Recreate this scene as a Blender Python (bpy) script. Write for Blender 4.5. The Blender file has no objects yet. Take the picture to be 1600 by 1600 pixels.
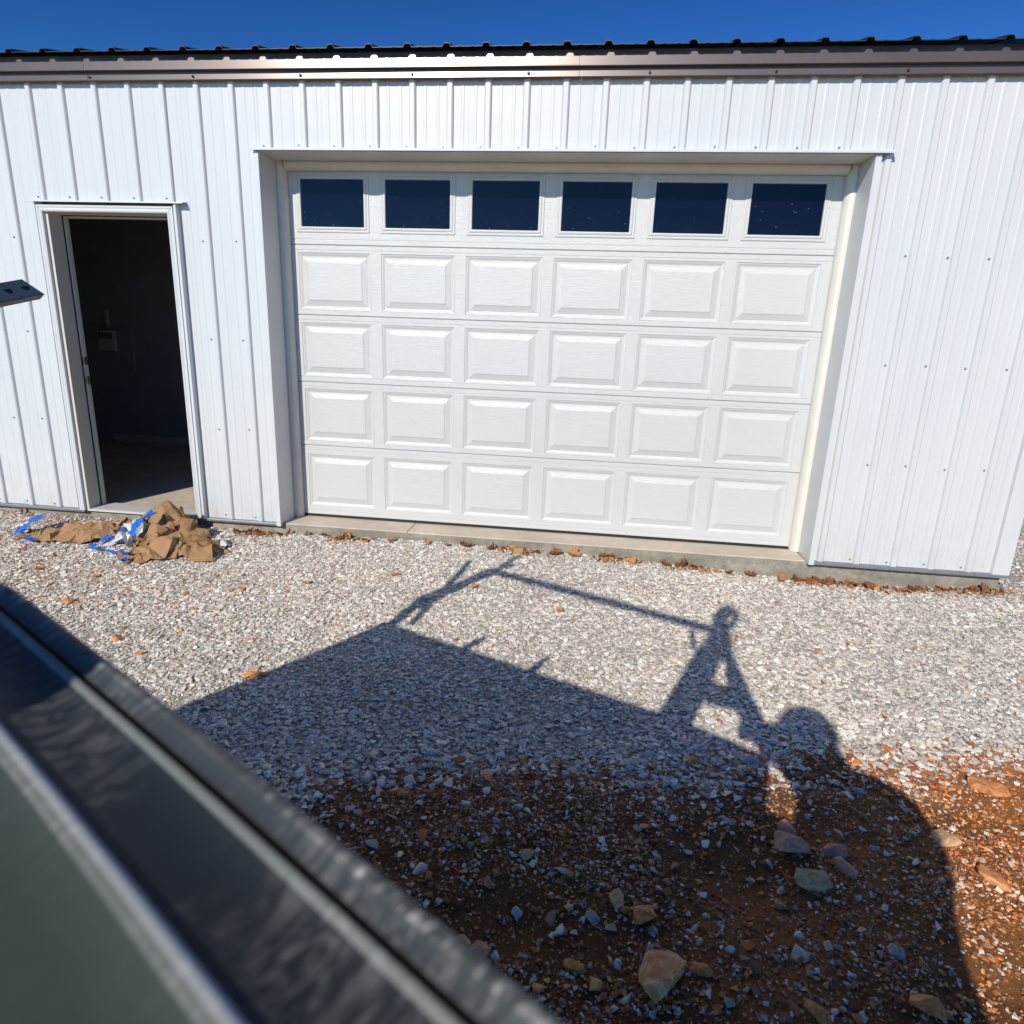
import bpy, bmesh, math, random
import numpy as np
from mathutils import Vector, Matrix

# ------------------------------------------------------------------ camera, sky, sun, exposure
S = bpy.context.scene
COL = S.collection
rnd = random.Random(7)
npr = np.random.default_rng(11)

CAM = Vector((3.6942, -4.2441, 1.3659))
RIGHT = Vector((.99161, .12432, .03540))
FWD = Vector((-.11074, .95831, -.26338))
UP = Vector((-.06667, .25725, .96404))
cd = bpy.data.cameras.new('camera')
cam = bpy.data.objects.new('camera', cd)
COL.objects.link(cam)
cam.matrix_world = Matrix(((RIGHT.x, UP.x, -FWD.x, CAM.x), (RIGHT.y, UP.y, -FWD.y, CAM.y), (RIGHT.z, UP.z, -FWD.z, CAM.z), (0, 0, 0, 1)))
cd.sensor_width = 36
cd.lens = 1008.07 / 1600 * 36
cd.clip_start = .01
cd.clip_end = 3000
cd.dof.use_dof = True
cd.dof.focus_distance = 4.2
cd.dof.aperture_fstop = 11.5
S.camera = cam

SUN = Vector((.29, 1, -.63)).normalized()
elev = math.asin(-SUN.z)
w = bpy.data.worlds.new('World')
S.world = w
w.use_nodes = True
nt = w.node_tree
nt.nodes.clear()
sky = nt.nodes.new('ShaderNodeTexSky')
sky.sky_type = 'NISHITA'
sky.sun_disc = False
sky.sun_elevation = elev
sky.sun_rotation = math.atan2(-SUN.x, -SUN.y)
sky.altitude = 1500
sky.air_density = 1.0
sky.dust_density = .3
sky.ozone_density = 4.0
# deeper tone of a high, dry, polarised looking sky: one curve over the whole dome
def vmul(k):
    n = nt.nodes.new('ShaderNodeVectorMath')
    n.operation = 'SCALE'
    n.inputs['Scale'].default_value = k
    return n
KS = 4.2
m1 = vmul(1 / KS)
m2 = nt.nodes.new('ShaderNodeVectorMath')
m2.operation = 'MULTIPLY'
m2.inputs[1].default_value = (KS * .60, KS * .90, KS * .88)
ga = nt.nodes.new('ShaderNodeGamma')
ga.inputs['Gamma'].default_value = 1.95
bg = nt.nodes.new('ShaderNodeBackground')
bg.inputs['Strength'].default_value = .09
wo = nt.nodes.new('ShaderNodeOutputWorld')
nt.links.new(sky.outputs[0], m1.inputs[0])
nt.links.new(m1.outputs[0], ga.inputs['Color'])
nt.links.new(ga.outputs[0], m2.inputs[0])
nt.links.new(m2.outputs[0], bg.inputs['Color'])
nt.links.new(bg.outputs[0], wo.inputs['Surface'])

sl = bpy.data.lights.new('sun', 'SUN')
sl.energy = 3.6
sl.angle = math.radians(.53)
sl.color = (1, .93, .82)
so = bpy.data.objects.new('sun', sl)
so.rotation_euler = SUN.to_track_quat('-Z', 'Y').to_euler()
so.location = (0, -20, 15)
COL.objects.link(so)

S.render.engine = 'CYCLES'
S.view_settings.view_transform = 'Standard'
S.view_settings.look = 'None'
S.view_settings.exposure = 0.31
S.view_settings.gamma = 1
S.view_settings.use_curve_mapping = False

# ------------------------------------------------------------------ helpers
def srgb(r, g, b):
    f = lambda c: (c / 255 / 12.92) if c / 255 <= .04045 else ((c / 255 + .055) / 1.055) ** 2.4
    return (f(r), f(g), f(b), 1)

class NT:
    def __init__(s, name):
        s.m = bpy.data.materials.new(name)
        s.m.use_nodes = True
        s.t = s.m.node_tree
        s.b = s.t.nodes['Principled BSDF']
    def n(s, kind, **kw):
        x = s.t.nodes.new('ShaderNode' + kind)
        for k, v in kw.items():
            setattr(x, k, v)
        return x
    def l(s, a, b):
        s.t.links.new(a, b)
    def set(s, **kw):
        for k, v in kw.items():
            s.b.inputs[k.replace('_', ' ')].default_value = v
        return s
    def coord(s, scale=(1, 1, 1), kind='Object'):
        c = s.n('TexCoord')
        mp = s.n('Mapping')
        mp.inputs['Scale'].default_value = scale
        s.l(c.outputs[kind], mp.inputs['Vector'])
        return mp.outputs[0]
    def noise(s, scale, detail=4, rough=.55, sc=(1, 1, 1), dist=0):
        x = s.n('TexNoise')
        x.inputs['Scale'].default_value = scale
        x.inputs['Detail'].default_value = detail
        x.inputs['Roughness'].default_value = rough
        x.inputs['Distortion'].default_value = dist
        s.l(s.coord(sc), x.inputs['Vector'])
        return x.outputs['Fac']
    def ramp(s, fac, stops):
        x = s.n('ValToRGB')
        e = x.color_ramp.elements
        while len(e) < len(stops):
            e.new(.5)
        for i, (p, c) in enumerate(stops):
            e[i].position = p
            e[i].color = c if len(c) == 4 else (*c, 1)
        s.l(fac, x.inputs['Fac'])
        return x.outputs['Color']
    def mix(s, fac, a, b, mode='MIX'):
        x = s.n('MixRGB', blend_type=mode)
        for i, v in enumerate((fac, a, b)):
            if hasattr(v, 'is_output'):
                s.l(v, x.inputs[i])
            else:
                x.inputs[i].default_value = v
        return x.outputs[0]
    def mrange(s, fac, a, b, c, d):
        x = s.n('MapRange')
        for i, v in enumerate((a, b, c, d)):
            x.inputs[i + 1].default_value = v
        s.l(fac, x.inputs[0])
        return x.outputs[0]
    def bump(s, h, strength=.3, dist=.01, prev=None):
        x = s.n('Bump')
        x.inputs['Strength'].default_value = strength
        x.inputs['Distance'].default_value = dist
        s.l(h, x.inputs['Height'])
        if prev:
            s.l(prev, x.inputs['Normal'])
        s.l(x.outputs[0], s.b.inputs['Normal'])
        return x.outputs[0]
    def base(s, c):
        if hasattr(c, 'is_output'):
            s.l(c, s.b.inputs['Base Color'])
        else:
            s.b.inputs['Base Color'].default_value = c
        return s

MAT = {}
def simple(name, col, rough=.5, metal=0.0, spec=.5, var=.12, vs=6, bump=0, bs=60, bd=.001):
    t = NT(name)
    t.set(Roughness=rough, Metallic=metal, Specular_IOR_Level=spec)
    f = t.noise(vs, 5)
    c = t.mix(1.0, (*col[:3], 1), t.ramp(f, [(.3, (1 - var,) * 3), (.7, (1 + 0 * var,) * 3)]), 'MULTIPLY')
    t.base(c)
    if bump:
        t.bump(t.noise(bs, 5), bump, bd)
    MAT[name] = t.m
    return t.m

class MB:
    def __init__(s):
        s.v = []
        s.f = []
        s.mi = []
    def add(s, vs, fs, mi=0):
        o = len(s.v)
        s.v += [tuple(map(float, p)) for p in vs]
        s.f += [tuple(i + o for i in f) for f in fs]
        s.mi += [mi] * len(fs)
        return s
    def box(s, x0, x1, y0, y1, z0, z1, mi=0):
        return s.add([(x0, y0, z0), (x1, y0, z0), (x1, y1, z0), (x0, y1, z0), (x0, y0, z1), (x1, y0, z1), (x1, y1, z1), (x0, y1, z1)],
                     [(0, 3, 2, 1), (4, 5, 6, 7), (0, 1, 5, 4), (1, 2, 6, 5), (2, 3, 7, 6), (3, 0, 4, 7)], mi)
    def obox(s, c, ax, ay, az, hx, hy, hz, mi=0):
        c = Vector(c)
        P = []
        for k in (-1, 1):
            for i, j in ((-1, -1), (1, -1), (1, 1), (-1, 1)):
                P.append(c + ax * hx * i + ay * hy * j + az * hz * k)
        return s.add(P, [(0, 3, 2, 1), (4, 5, 6, 7), (0, 1, 5, 4), (1, 2, 6, 5), (2, 3, 7, 6), (3, 0, 4, 7)], mi)
    def strip(s, prof, fn, a, b, mi=0):
        """profile polyline swept from fn(p, a) to fn(p, b)"""
        vs = [fn(p, a) for p in prof] + [fn(p, b) for p in prof]
        n = len(prof)
        return s.add(vs, [(i, i + 1, n + i + 1, n + i) for i in range(n - 1)], mi)
    def prism(s, prof, fn, a, b, mi=0):
        """closed profile, capped"""
        n = len(prof)
        vs = [fn(p, a) for p in prof] + [fn(p, b) for p in prof]
        fs = [(i, (i + 1) % n, n + (i + 1) % n, n + i) for i in range(n)]
        fs += [tuple(range(n - 1, -1, -1)), tuple(range(n, 2 * n))]
        return s.add(vs, fs, mi)
    def tube(s, path, r, k=10, mi=0, closed=False, cap=True):
        P = [Vector(p) for p in path]
        rs = r if isinstance(r, (list, tuple)) else [r] * len(P)
        base = len(s.v)
        prev = None
        for i, p in enumerate(P):
            if closed:
                d = P[(i + 1) % len(P)] - P[i - 1]
            else:
                d = P[min(i + 1, len(P) - 1)] - P[max(i - 1, 0)]
            d.normalize()
            if prev is None:
                a = d.orthogonal().normalized()
            else:
                a = (prev - d * prev.dot(d)).normalized()
            prev = a
            b = d.cross(a)
            for j in range(k):
                t = 2 * math.pi * j / k
                s.v.append(tuple(p + (a * math.cos(t) + b * math.sin(t)) * rs[i]))
        n = len(P)
        for i in range(n if closed else n - 1):
            i2 = (i + 1) % n
            for j in range(k):
                j2 = (j + 1) % k
                s.f.append((base + i * k + j, base + i * k + j2, base + i2 * k + j2, base + i2 * k + j))
                s.mi.append(mi)
        if cap and not closed:
            s.f.append(tuple(base + j for j in range(k - 1, -1, -1)))
            s.f.append(tuple(base + (n - 1) * k + j for j in range(k)))
            s.mi += [mi, mi]
        return s
    def build(s, name, mats, parent=None, smooth=False, bevel=0, recalc=False, **props):
        me = bpy.data.meshes.new(name)
        me.from_pydata(s.v, [], s.f)
        if not isinstance(mats, (list, tuple)):
            mats = [mats]
        for m in mats:
            me.materials.append(m)
        if len(mats) > 1:
            me.polygons.foreach_set('material_index', s.mi)
        if recalc:
            b = bmesh.new()
            b.from_mesh(me)
            bmesh.ops.recalc_face_normals(b, faces=b.faces)
            b.to_mesh(me)
            b.free()
        me.polygons.foreach_set('use_smooth', [bool(smooth)] * len(me.polygons))
        o = bpy.data.objects.new(name, me)
        COL.objects.link(o)
        if parent is not None:
            o.parent = parent
        if bevel:
            md = o.modifiers.new('bevel', 'BEVEL')
            md.width = bevel
            md.segments = 2
            md.limit_method = 'ANGLE'
        for k, v in props.items():
            o[k] = v
        return o

def thing(name, label, cat, loc=(0, 0, 0), group=None):
    o = bpy.data.objects.new(name, None)
    COL.objects.link(o)
    o.location = loc
    o.empty_display_size = .2
    o['label'] = label
    o['category'] = cat
    if group:
        o['group'] = group
    return o

def vnoise(x, y, seed=0, oct=4):
    """cheap smooth value noise on arrays"""
    r = np.random.default_rng(seed)
    T = r.random((64, 64))
    out = np.zeros_like(x, dtype=float)
    a, f = 1.0, 1.0
    for o in range(oct):
        X = x * f + 17.3 * o
        Y = y * f + 9.1 * o
        xi = np.floor(X).astype(int)
        yi = np.floor(Y).astype(int)
        fx = X - xi
        fy = Y - yi
        fx = fx * fx * (3 - 2 * fx)
        fy = fy * fy * (3 - 2 * fy)
        g = lambda i, j: T[(xi + i) % 64, (yi + j) % 64]
        out += a * ((g(0, 0) * (1 - fx) + g(1, 0) * fx) * (1 - fy) + (g(0, 1) * (1 - fx) + g(1, 1) * fx) * fy - .5)
        a *= .5
        f *= 2.03
    return out

# ------------------------------------------------------------------ materials
def siding_mat(name, col, rough=.34, spec=.5):
    t = NT(name)
    t.set(Roughness=rough, Specular_IOR_Level=spec)
    f = t.noise(2.2, 5, sc=(1, 1, .35))
    d = t.noise(30, 6, .7, sc=(1, 1, .12))
    c = t.mix(1.0, (*col[:3], 1), t.ramp(f, [(.3, (.95, .955, .965)), (.7, (1, 1, 1))]), 'MULTIPLY')
    c = t.mix(1.0, c, t.ramp(d, [(.25, (.985, .983, .98)), (.5, (1, 1, 1))]), 'MULTIPLY')
    sep = t.n('SeparateXYZ')
    t.l(t.coord(), sep.inputs[0])
    dirt = t.mrange(sep.outputs[2], .0, .35, .42, 0)
    dn = t.noise(9, 6, .7)
    mm = t.n('Math', operation='MULTIPLY')
    t.l(dirt, mm.inputs[0]); t.l(t.mrange(dn, .4, .75, 0, 1), mm.inputs[1])
    c = t.mix(mm.outputs[0], c, (.42, .36, .30, 1))
    t.base(c)
    t.l(t.mrange(d, .3, .7, rough - .02, rough + .04), t.b.inputs['Roughness'])
    t.bump(t.noise(2.6, 1, sc=(2.0, 1, .5)), .42, .005)
    MAT[name] = t.m
    return t.m
siding_mat('white_siding', (.585, .602, .605))
simple('white_trim', (.59, .605, .61), .35, var=.04)
simple('cream_vinyl', (.68, .65, .58), .45, var=.06, vs=12)
simple('cream_frame', (.60, .58, .52), .5, var=.06, vs=12)

def door_mat():
    t = NT('door_white')
    t.set(Roughness=.30, Specular_IOR_Level=.6)
    g = t.noise(16, 7, .72, sc=(1, 1, 11), dist=1.2)
    t.base(t.mix(1.0, (.565, .57, .56, 1), t.ramp(t.noise(1.7, 5), [(.3, (.96, .96, .96)), (.7, (1, 1, 1))]), 'MULTIPLY'))
    t.bump(g, .7, .004)
    MAT['door_white'] = t.m
door_mat()

def glass_mat():
    t = NT('door_glass')
    t.set(Roughness=.04, IOR=1.5, Transmission_Weight=.2, Specular_IOR_Level=.17)
    f = t.noise(5, 6, .65, dist=1.0)
    t.base((.003, .003, .012, 1))
    t.l(t.mrange(f, .45, .75, .03, .22), t.b.inputs['Roughness'])
    MAT['door_glass'] = t.m
glass_mat()
simple('glass_speck', (.30, .32, .36), .7)
simple('bronze_fascia', (.150, .122, .113), .29, metal=.45, spec=.7, var=.10, vs=3)
simple('roof_dark', (.028, .026, .03), .45, metal=.2)
simple('galv_grey', (.28, .29, .30), .45, metal=.5, var=.2, vs=20)
simple('screw_zinc', (.30, .33, .36), .35, metal=.6)
simple('black_rubber', (.012, .012, .013), .6)
simple('brass', (.5, .33, .1), .3, metal=.9)
simple('interior_dark', (.30, .32, .36), .8)
simple('interior_pale', (.58, .57, .52), .7)

def concrete(name, top, dark, scale=14):
    t = NT(name)
    t.set(Roughness=.85, Specular_IOR_Level=.3)
    a = t.noise(scale, 8, .7)
    b = t.noise(2.5, 4, sc=(1, 1, 3))
    c = t.ramp(a, [(.3, dark), (.6, top)])
    c = t.mix(t.mrange(b, .4, .65, 0, .6), c, (dark[0] * .8, dark[1] * .8, dark[2] * .78, 1))
    v = t.noise(160, 2)
    c = t.mix(t.mrange(v, .64, .72, 0, .75), c, (.62, .58, .5, 1))
    t.base(c)
    t.bump(t.noise(70, 8, .75), .6, .004)
    MAT[name] = t.m
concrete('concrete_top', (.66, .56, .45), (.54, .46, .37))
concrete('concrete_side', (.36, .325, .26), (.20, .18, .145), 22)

def ground_mat():
    t = NT('ground_soil')
    t.set(Roughness=.95, Specular_IOR_Level=.15)
    at = t.n('Attribute', attribute_name='dirt')
    n1 = t.noise(5, 8, .7)
    n2 = t.noise(60, 8, .75)
    n3 = t.noise(260, 5, .7)
    # gravel fines, patched with clay
    g = t.ramp(n3, [(.3, (.34, .31, .275)), (.52, (.53, .49, .44)), (.75, (.72, .68, .62))])
    g = t.mix(t.mrange(t.noise(1.6, 5, .65), .56, .70, 0, .45), g, (.30, .15, .07, 1))
    # red brown soil with crumbs
    d = t.ramp(n2, [(.25, (.32, .115, .035)), (.5, (.64, .25, .075)), (.75, (.78, .38, .13))])
    d = t.mix(t.mrange(n1, .35, .65, 0, .55), d, (.46, .20, .075, 1))
    d = t.mix(t.mrange(n3, .60, .72, 0, .8), d, (.55, .32, .17, 1))
    # shade painted in as darker soil westward, sunlit orange eastward, in blotches
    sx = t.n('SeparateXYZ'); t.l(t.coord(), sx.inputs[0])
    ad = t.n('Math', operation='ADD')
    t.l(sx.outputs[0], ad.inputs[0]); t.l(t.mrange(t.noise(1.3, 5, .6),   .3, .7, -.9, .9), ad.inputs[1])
    west_shade = t.mrange(ad.outputs[0], 4.35, 5.5, 1, 0)
    d = t.mix(west_shade, d, t.mix(1.0, d, (.34, .40, .50, 1), 'MULTIPLY'))
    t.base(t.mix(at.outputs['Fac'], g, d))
    b1 = t.bump(n2, .9, .012)
    t.bump(n3, .9, .005, b1)
    MAT['ground_soil'] = t.m
ground_mat()

def stone_mat():
    t = NT('stone_chip')
    t.set(Roughness=.8, Specular_IOR_Level=.35)
    at = t.n('Attribute', attribute_name='tint')
    c = t.mix(1.0, at.outputs['Color'], t.ramp(t.noise(90, 5, .7), [(.3, (.72, .71, .70)), (.65, (1.1, 1.1, 1.1))]), 'MULTIPLY')
    t.base(c)
    t.bump(t.noise(220, 4), .35, .002)
    MAT['stone_chip'] = t.m
stone_mat()

def rock_mat(name, c1, c2, c3, sc=22):
    t = NT(name)
    t.set(Roughness=.75, Specular_IOR_Level=.4)
    f = t.noise(sc, 7, .68, sc=(1, 1.8, .6), dist=1.3)
    t.base(t.ramp(f, [(.32, c1), (.5, c2), (.66, c3)]))
    t.bump(t.noise(75, 7, .7), .55, .006)
    MAT[name] = t.m
rock_mat('rock_orange', (.36, .11, .035), (.60, .24, .08), (.68, .42, .22))
rock_mat('rock_tan', (.40, .23, .12), (.60, .37, .20), (.70, .52, .34))
rock_mat('rock_purple', (.34, .15, .10), (.50, .27, .19), (.62, .42, .31))
rock_mat('rock_grey', (.20, .21, .22), (.33, .34, .35), (.50, .50, .49))
rock_mat('rock_white', (.45, .45, .45), (.60, .60, .60), (.72, .71, .69))
rock_mat('rock_striped', (.42, .11, .04), (.55, .30, .14), (.72, .64, .46), 9)

def paper_mat(name, col, rough=.75):
    t = NT(name)
    t.set(Roughness=rough, Specular_IOR_Level=.3)
    t.base(t.mix(1.0, (*col, 1), t.ramp(t.noise(14, 6, .65), [(.3, (.78, .77, .75)), (.65, (1, 1, 1))]), 'MULTIPLY'))
    t.bump(t.noise(40, 6, .6), .4, .004)
    MAT[name] = t.m
paper_mat('kraft_paper', (.37, .215, .105))
paper_mat('white_film', (.62, .63, .66), .45)
paper_mat('blue_tape', (.02, .15, .62), .45)
rock_mat('leaf_brown', (.10, .035, .015), (.20, .08, .03), (.33, .16, .07), 40)
rock_mat('leaf_orange', (.30, .11, .035), (.45, .21, .08), (.55, .32, .15), 40)
simple('dry_twig', (.26, .17, .10), .8)

def rail_mat(name, c1, c2, rough, streak=True, metal=0.0):
    t = NT(name)
    t.set(Roughness=rough, Metallic=metal, Specular_IOR_Level=.5)
    e = t.coord((1, 1, 1))
    mp = t.n('Mapping', vector_type='TEXTURE')
    mp.inputs['Rotation'].default_value = (0, 0, math.radians(149.3))
    mp.inputs['Scale'].default_value = (.35, 1.6, 1)
    t.l(e, mp.inputs['Vector'])
    x = t.n('TexNoise')
    x.inputs['Scale'].default_value = 95
    x.inputs['Detail'].default_value = 5
    x.inputs['Distortion'].default_value = 2.2
    t.l(mp.outputs[0], x.inputs['Vector'])
    y = t.noise(24, 5, .6)
    a = t.mrange(x.outputs['Fac'], .46, .68, 0, 1)
    b = t.mrange(y, .42, .62, 0, 1)
    m = t.n('Math', operation='MULTIPLY')
    t.l(a, m.inputs[0]); t.l(b, m.inputs[1])
    m2 = t.n('Math', operation='MULTIPLY')
    t.l(m.outputs[0], m2.inputs[0]); m2.inputs[1].default_value = 1.0 if streak else .35
    t.base(t.mix(m2.outputs[0], (*c1, 1), (*c2, 1)))
    t.bump(t.noise(400, 3), .12, .0006)
    MAT[name] = t.m
rail_mat('dusty_black', (.014, .020, .025), (.13, .14, .145), .55)
rail_mat('grey_paint', (.040, .050, .058), (.19, .20, .205), .52, True)
rail_mat('green_grey_paint', (.048, .062, .058), (.085, .10, .095), .55, False)
rail_mat('sheen_blue', (.40, .46, .54), (.6, .65, .7), .3, True)  # bright core of the highlight painted along the lid edge
rail_mat('sheen_smear_low', (.14, .155, .15), (.24, .25, .25), .5, True)  # fading end of the painted lid highlight, also the seam's dusty smear
rail_mat('sheen_mid', (.32, .345, .36), (.46, .48, .48), .45, True)
rail_mat('edge_dust', (.07, .08, .085), (.62, .62, .60), .6, True)
rail_mat('seam_light', (.34, .35, .36), (.42, .43, .45), .35, True)
simple('rack_steel', (.035, .055, .095), .38, metal=.5, var=.3, vs=30)
simple('strut_blue', (.07, .11, .17), .45, metal=.2, var=.3, vs=30)
simple('tyre', (.02, .02, .02), .8)
simple('jacket', (.05, .06, .09), .85, bump=.3, bs=90)
simple('jeans', (.06, .09, .16), .9, bump=.3, bs=200)
simple('skin', (.55, .33, .24), .5)
simple('hair', (.05, .03, .02), .6)
simple('boot', (.09, .055, .03), .6)
simple('phone_black', (.01, .01, .012), .15)

# ------------------------------------------------------------------ ground
def yb(x):
    """edge between gravel (north) and red dirt (south)"""
    xs = np.array([-20, 0, 1.8, 2.75, 3.04, 3.40, 3.63, 3.95, 4.10, 4.39, 4.73, 4.90, 5.18, 5.43, 6.5, 9, 30])
    ys = np.array([-3.2, -3.1, -2.9, -2.53, -2.36, -2.30, -2.24, -2.30, -2.20, -2.12, -1.98, -2.03, -1.93, -1.90, -1.8, -1.6, -1.5])
    return np.interp(x, xs, ys)
def gz(x, y):
    x = np.asarray(x, float); y = np.asarray(y, float)
    zw = np.interp(x, [-8, -.6, .3, 1.2, 2.5, 3.7, 4.5, 5.15, 5.75, 6.4, 12], [-.05, -.05, -.06, -.088, -.066, -.082, -.103, -.128, -.126, -.10, -.12])
    t = np.clip(-y / 1.2, 0, 1)
    z = zw * (1 - t) + -.145 * t
    near = np.exp(-((x - 3.5) / 9) ** 2 - ((y + 2) / 8) ** 2)
    z += .030 * vnoise(x * .9, y * .9, 3, 3) * near + .012 * vnoise(x * 4, y * 4, 4, 3) * near
    d = 1 / (1 + np.exp(-(yb(x) - y) / .06))
    z += d * (.035 * vnoise(x * 3.1, y * 3.1, 5, 4) + .010 * vnoise(x * 17, y * 17, 6, 3)) * near
    return z
def axis(lo, hi, step, far, n):
    mid = np.arange(lo, hi + 1e-6, step)
    g = np.geomspace(step, far, n)
    return np.concatenate([lo - g[::-1], mid, hi + g])
gx = axis(-1.6, 7.4, .03, 900, 26)
gy = axis(-4.2, .34, .028, 900, 26)
X, Y = np.meshgrid(gx, gy)
Z = gz(X, Y)
dn = vnoise(X * 5, Y * 5, 9, 4)
dirt = 1 / (1 + np.exp(-(yb(X) + .16 * dn - Y) / .035))
nx, ny = len(gx), len(gy)
gm = bpy.data.meshes.new('ground')
idx = np.arange(nx * ny).reshape(ny, nx)
q = np.stack([idx[:-1, :-1], idx[:-1, 1:], idx[1:, 1:], idx[1:, :-1]], -1).reshape(-1, 4)
def raw_mesh(me, V, Q, k):
    me.vertices.add(len(V))
    me.vertices.foreach_set('co', np.ascontiguousarray(V, dtype=np.float32).ravel())
    me.loops.add(Q.size)
    me.loops.foreach_set('vertex_index', np.ascontiguousarray(Q, dtype=np.int32).ravel())
    me.polygons.add(len(Q))
    me.polygons.foreach_set('loop_start', np.arange(0, Q.size, k, dtype=np.int32))
    try:
        me.polygons.foreach_set('loop_total', np.full(len(Q), k, dtype=np.int32))
    except Exception:
        pass
    me.polygons.foreach_set('use_smooth', np.zeros(len(Q), dtype=bool))
    me.update(calc_edges=True)
    me.validate()
raw_mesh(gm, np.stack([X, Y, Z], -1).reshape(-1, 3), q, 4)
gm.attributes.new('dirt', 'FLOAT', 'POINT').data.foreach_set('value', dirt.ravel().astype(np.float32))
gm.polygons.foreach_set('use_smooth', [True] * len(gm.polygons))
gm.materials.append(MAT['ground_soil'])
go = bpy.data.objects.new('ground', gm)
COL.objects.link(go)
go['kind'] = 'structure'

# ------------------------------------------------------------------ metal building
P = .2286
YP = .012            # plane of the flat of the siding
EAVE = 2.80
XR = 6.41
bld = thing('metal_building', 'white ribbed metal building with brown eave trim and dark metal roof', 'building', (0, 0, 0))

def rib_profile(xa, xb, base=0.0, h=.019):
    pts = [(xa, 0.0)]
    i0, i1 = int(math.floor((xa - base) / P)) - 1, int(math.ceil((xb - base) / P)) + 1
    for i in range(i0, i1 + 1):
        c = base + i * P
        for (dx, hh) in ((-.0235, 0), (-.0175, h * .72), (-.0115, h), (.0115, h), (.0175, h * .72), (.0235, 0)):
            pts.append((c + dx, hh))
        for k in (1, 2):
            m = c + P * k / 3
            for (dx, hh) in ((-.011, 0), (-.006, .0018), (.006, .0018), (.011, 0)):
                pts.append((m + dx, hh))
    pts = [p for p in sorted(pts) if xa <= p[0] <= xb]
    if pts[-1][0] < xb:
        pts.append((xb, 0.0))
    return pts

def siding(xa, xb, z0, z1):
    m = MB()
    prof = rib_profile(xa, xb)
    m.strip(prof, lambda p, z: (p[0], YP - p[1], z), z0, z1)
    # folded lower edge gives the sheet its thickness
    m.strip(prof, lambda p, d: (p[0], YP - p[1] + d, z0), 0, .0022)
    return m.build('siding_sheet', MAT['white_siding'], bld)

laps = [1.0287 - .9144 * k for k in range(1, 9)][::-1] + [1.0287 + .9144 * k for k in range(0, 7)]
# man door -.03...95 top 2.115; garage opening 1.53..5.185 top 2.43
MD0, MD1, MDT = -.012, .935, 2.112
GD0, GD1, GDT = 1.512, 5.205, 2.43
xs = sorted(set([-7.2] + [l for l in laps if l < XR - .1] + [XR - .04]))
for a, b in zip(xs[:-1], xs[1:]):
    cuts = [a] + [c for c in (MD0, MD1, GD0, GD1) if a < c < b] + [b]
    for c, d in zip(cuts[:-1], cuts[1:]):
        mid = (c + d) / 2
        z0 = MDT if MD0 < mid < MD1 else GDT if GD0 < mid < GD1 else 0.004
        siding(c + .0004, d - .0004, z0, EAVE + .02)

# hex head screws, joined: a few pixels each
m = MB()
def screw(x, z, y=YP):
    m.tube([(x, y + .001, z), (x, y - .0015, z), (x, y - .0016, z), (x, y - .006, z)], [.0075, .0075, .0045, .0045], 6)
for i in range(-28, 28):
    x = i * P - .042
    if x > XR - .09:
        continue
    for z in (.026, .66, 1.272, 1.89):
        if (MD0 < x < MD1 and z < MDT) or (GD0 < x < GD1 and z < GDT):
            continue
        screw(x + rnd.uniform(-.004, .004), z + rnd.uniform(-.006, .006))
    if GD0 < x < GD1:
        screw(x, 2.455 + rnd.uniform(-.004, .006))
    if -.05 < x < .97:
        screw(x, 2.145)
m.build('siding_screws', MAT['screw_zinc'], bld, kind='stuff')
m = MB()
for i in range(-28, 28, 3):
    x = i * P + .01
    if x < XR:
        m.tube([(x, -.034, 2.822), (x, -.037, 2.822), (x, -.0375, 2.822), (x, -.043, 2.822)], [.009, .009, .005, .005], 6)
m.build('fascia_screws', MAT['roof_dark'], bld, kind='stuff')

# corner trim
m = MB()
m.strip([(XR - .105, YP - .001), (XR - .10, -.010), (XR, -.010), (XR + .003, .09), (XR + .0, .095)], lambda p, z: (p[0], p[1], z), .0, EAVE + .02)
m.build('corner_trim', MAT['white_trim'], bld)
# base trim ledge
for a, b in ((-7.2, MD0), (MD1, GD0 + .025), (GD1 - .02, XR + .01)):
    m = MB()
    m.prism([(.045, .004), (-.012, .002), (-.016, -.004), (-.016, -.017), (-.012, -.0175), (.045, -.013)], lambda p, x: (x, p[0], p[1]), a, b)
    m.build('base_trim', MAT['galv_grey'], bld)

# fascia in three metre lengths
for a, b in ((-7.3, -2.6), (-2.6, .45), (.45, 3.50), (3.50, XR + .06)):
    m = MB()
    o = .0006 * (1 if a in (-2.6, 3.5) else 0)
    prof = [(-.038, 2.936), (-.0485 - o, 2.932), (-.0567 - o, 2.858), (-.0577, 2.852), (-.055, 2.8505), (-.026, 2.848), (-.026, 2.838), (-.030 - o, 2.836), (-.0333 - o, 2.806), (-.031, 2.803), (-.004, 2.806)]
    m.strip(prof, lambda p, x: (x, p[0], p[1]), a + .0008, b - .0008)
    m.build('fascia_trim', MAT['bronze_fascia'], bld, recalc=False)

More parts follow.
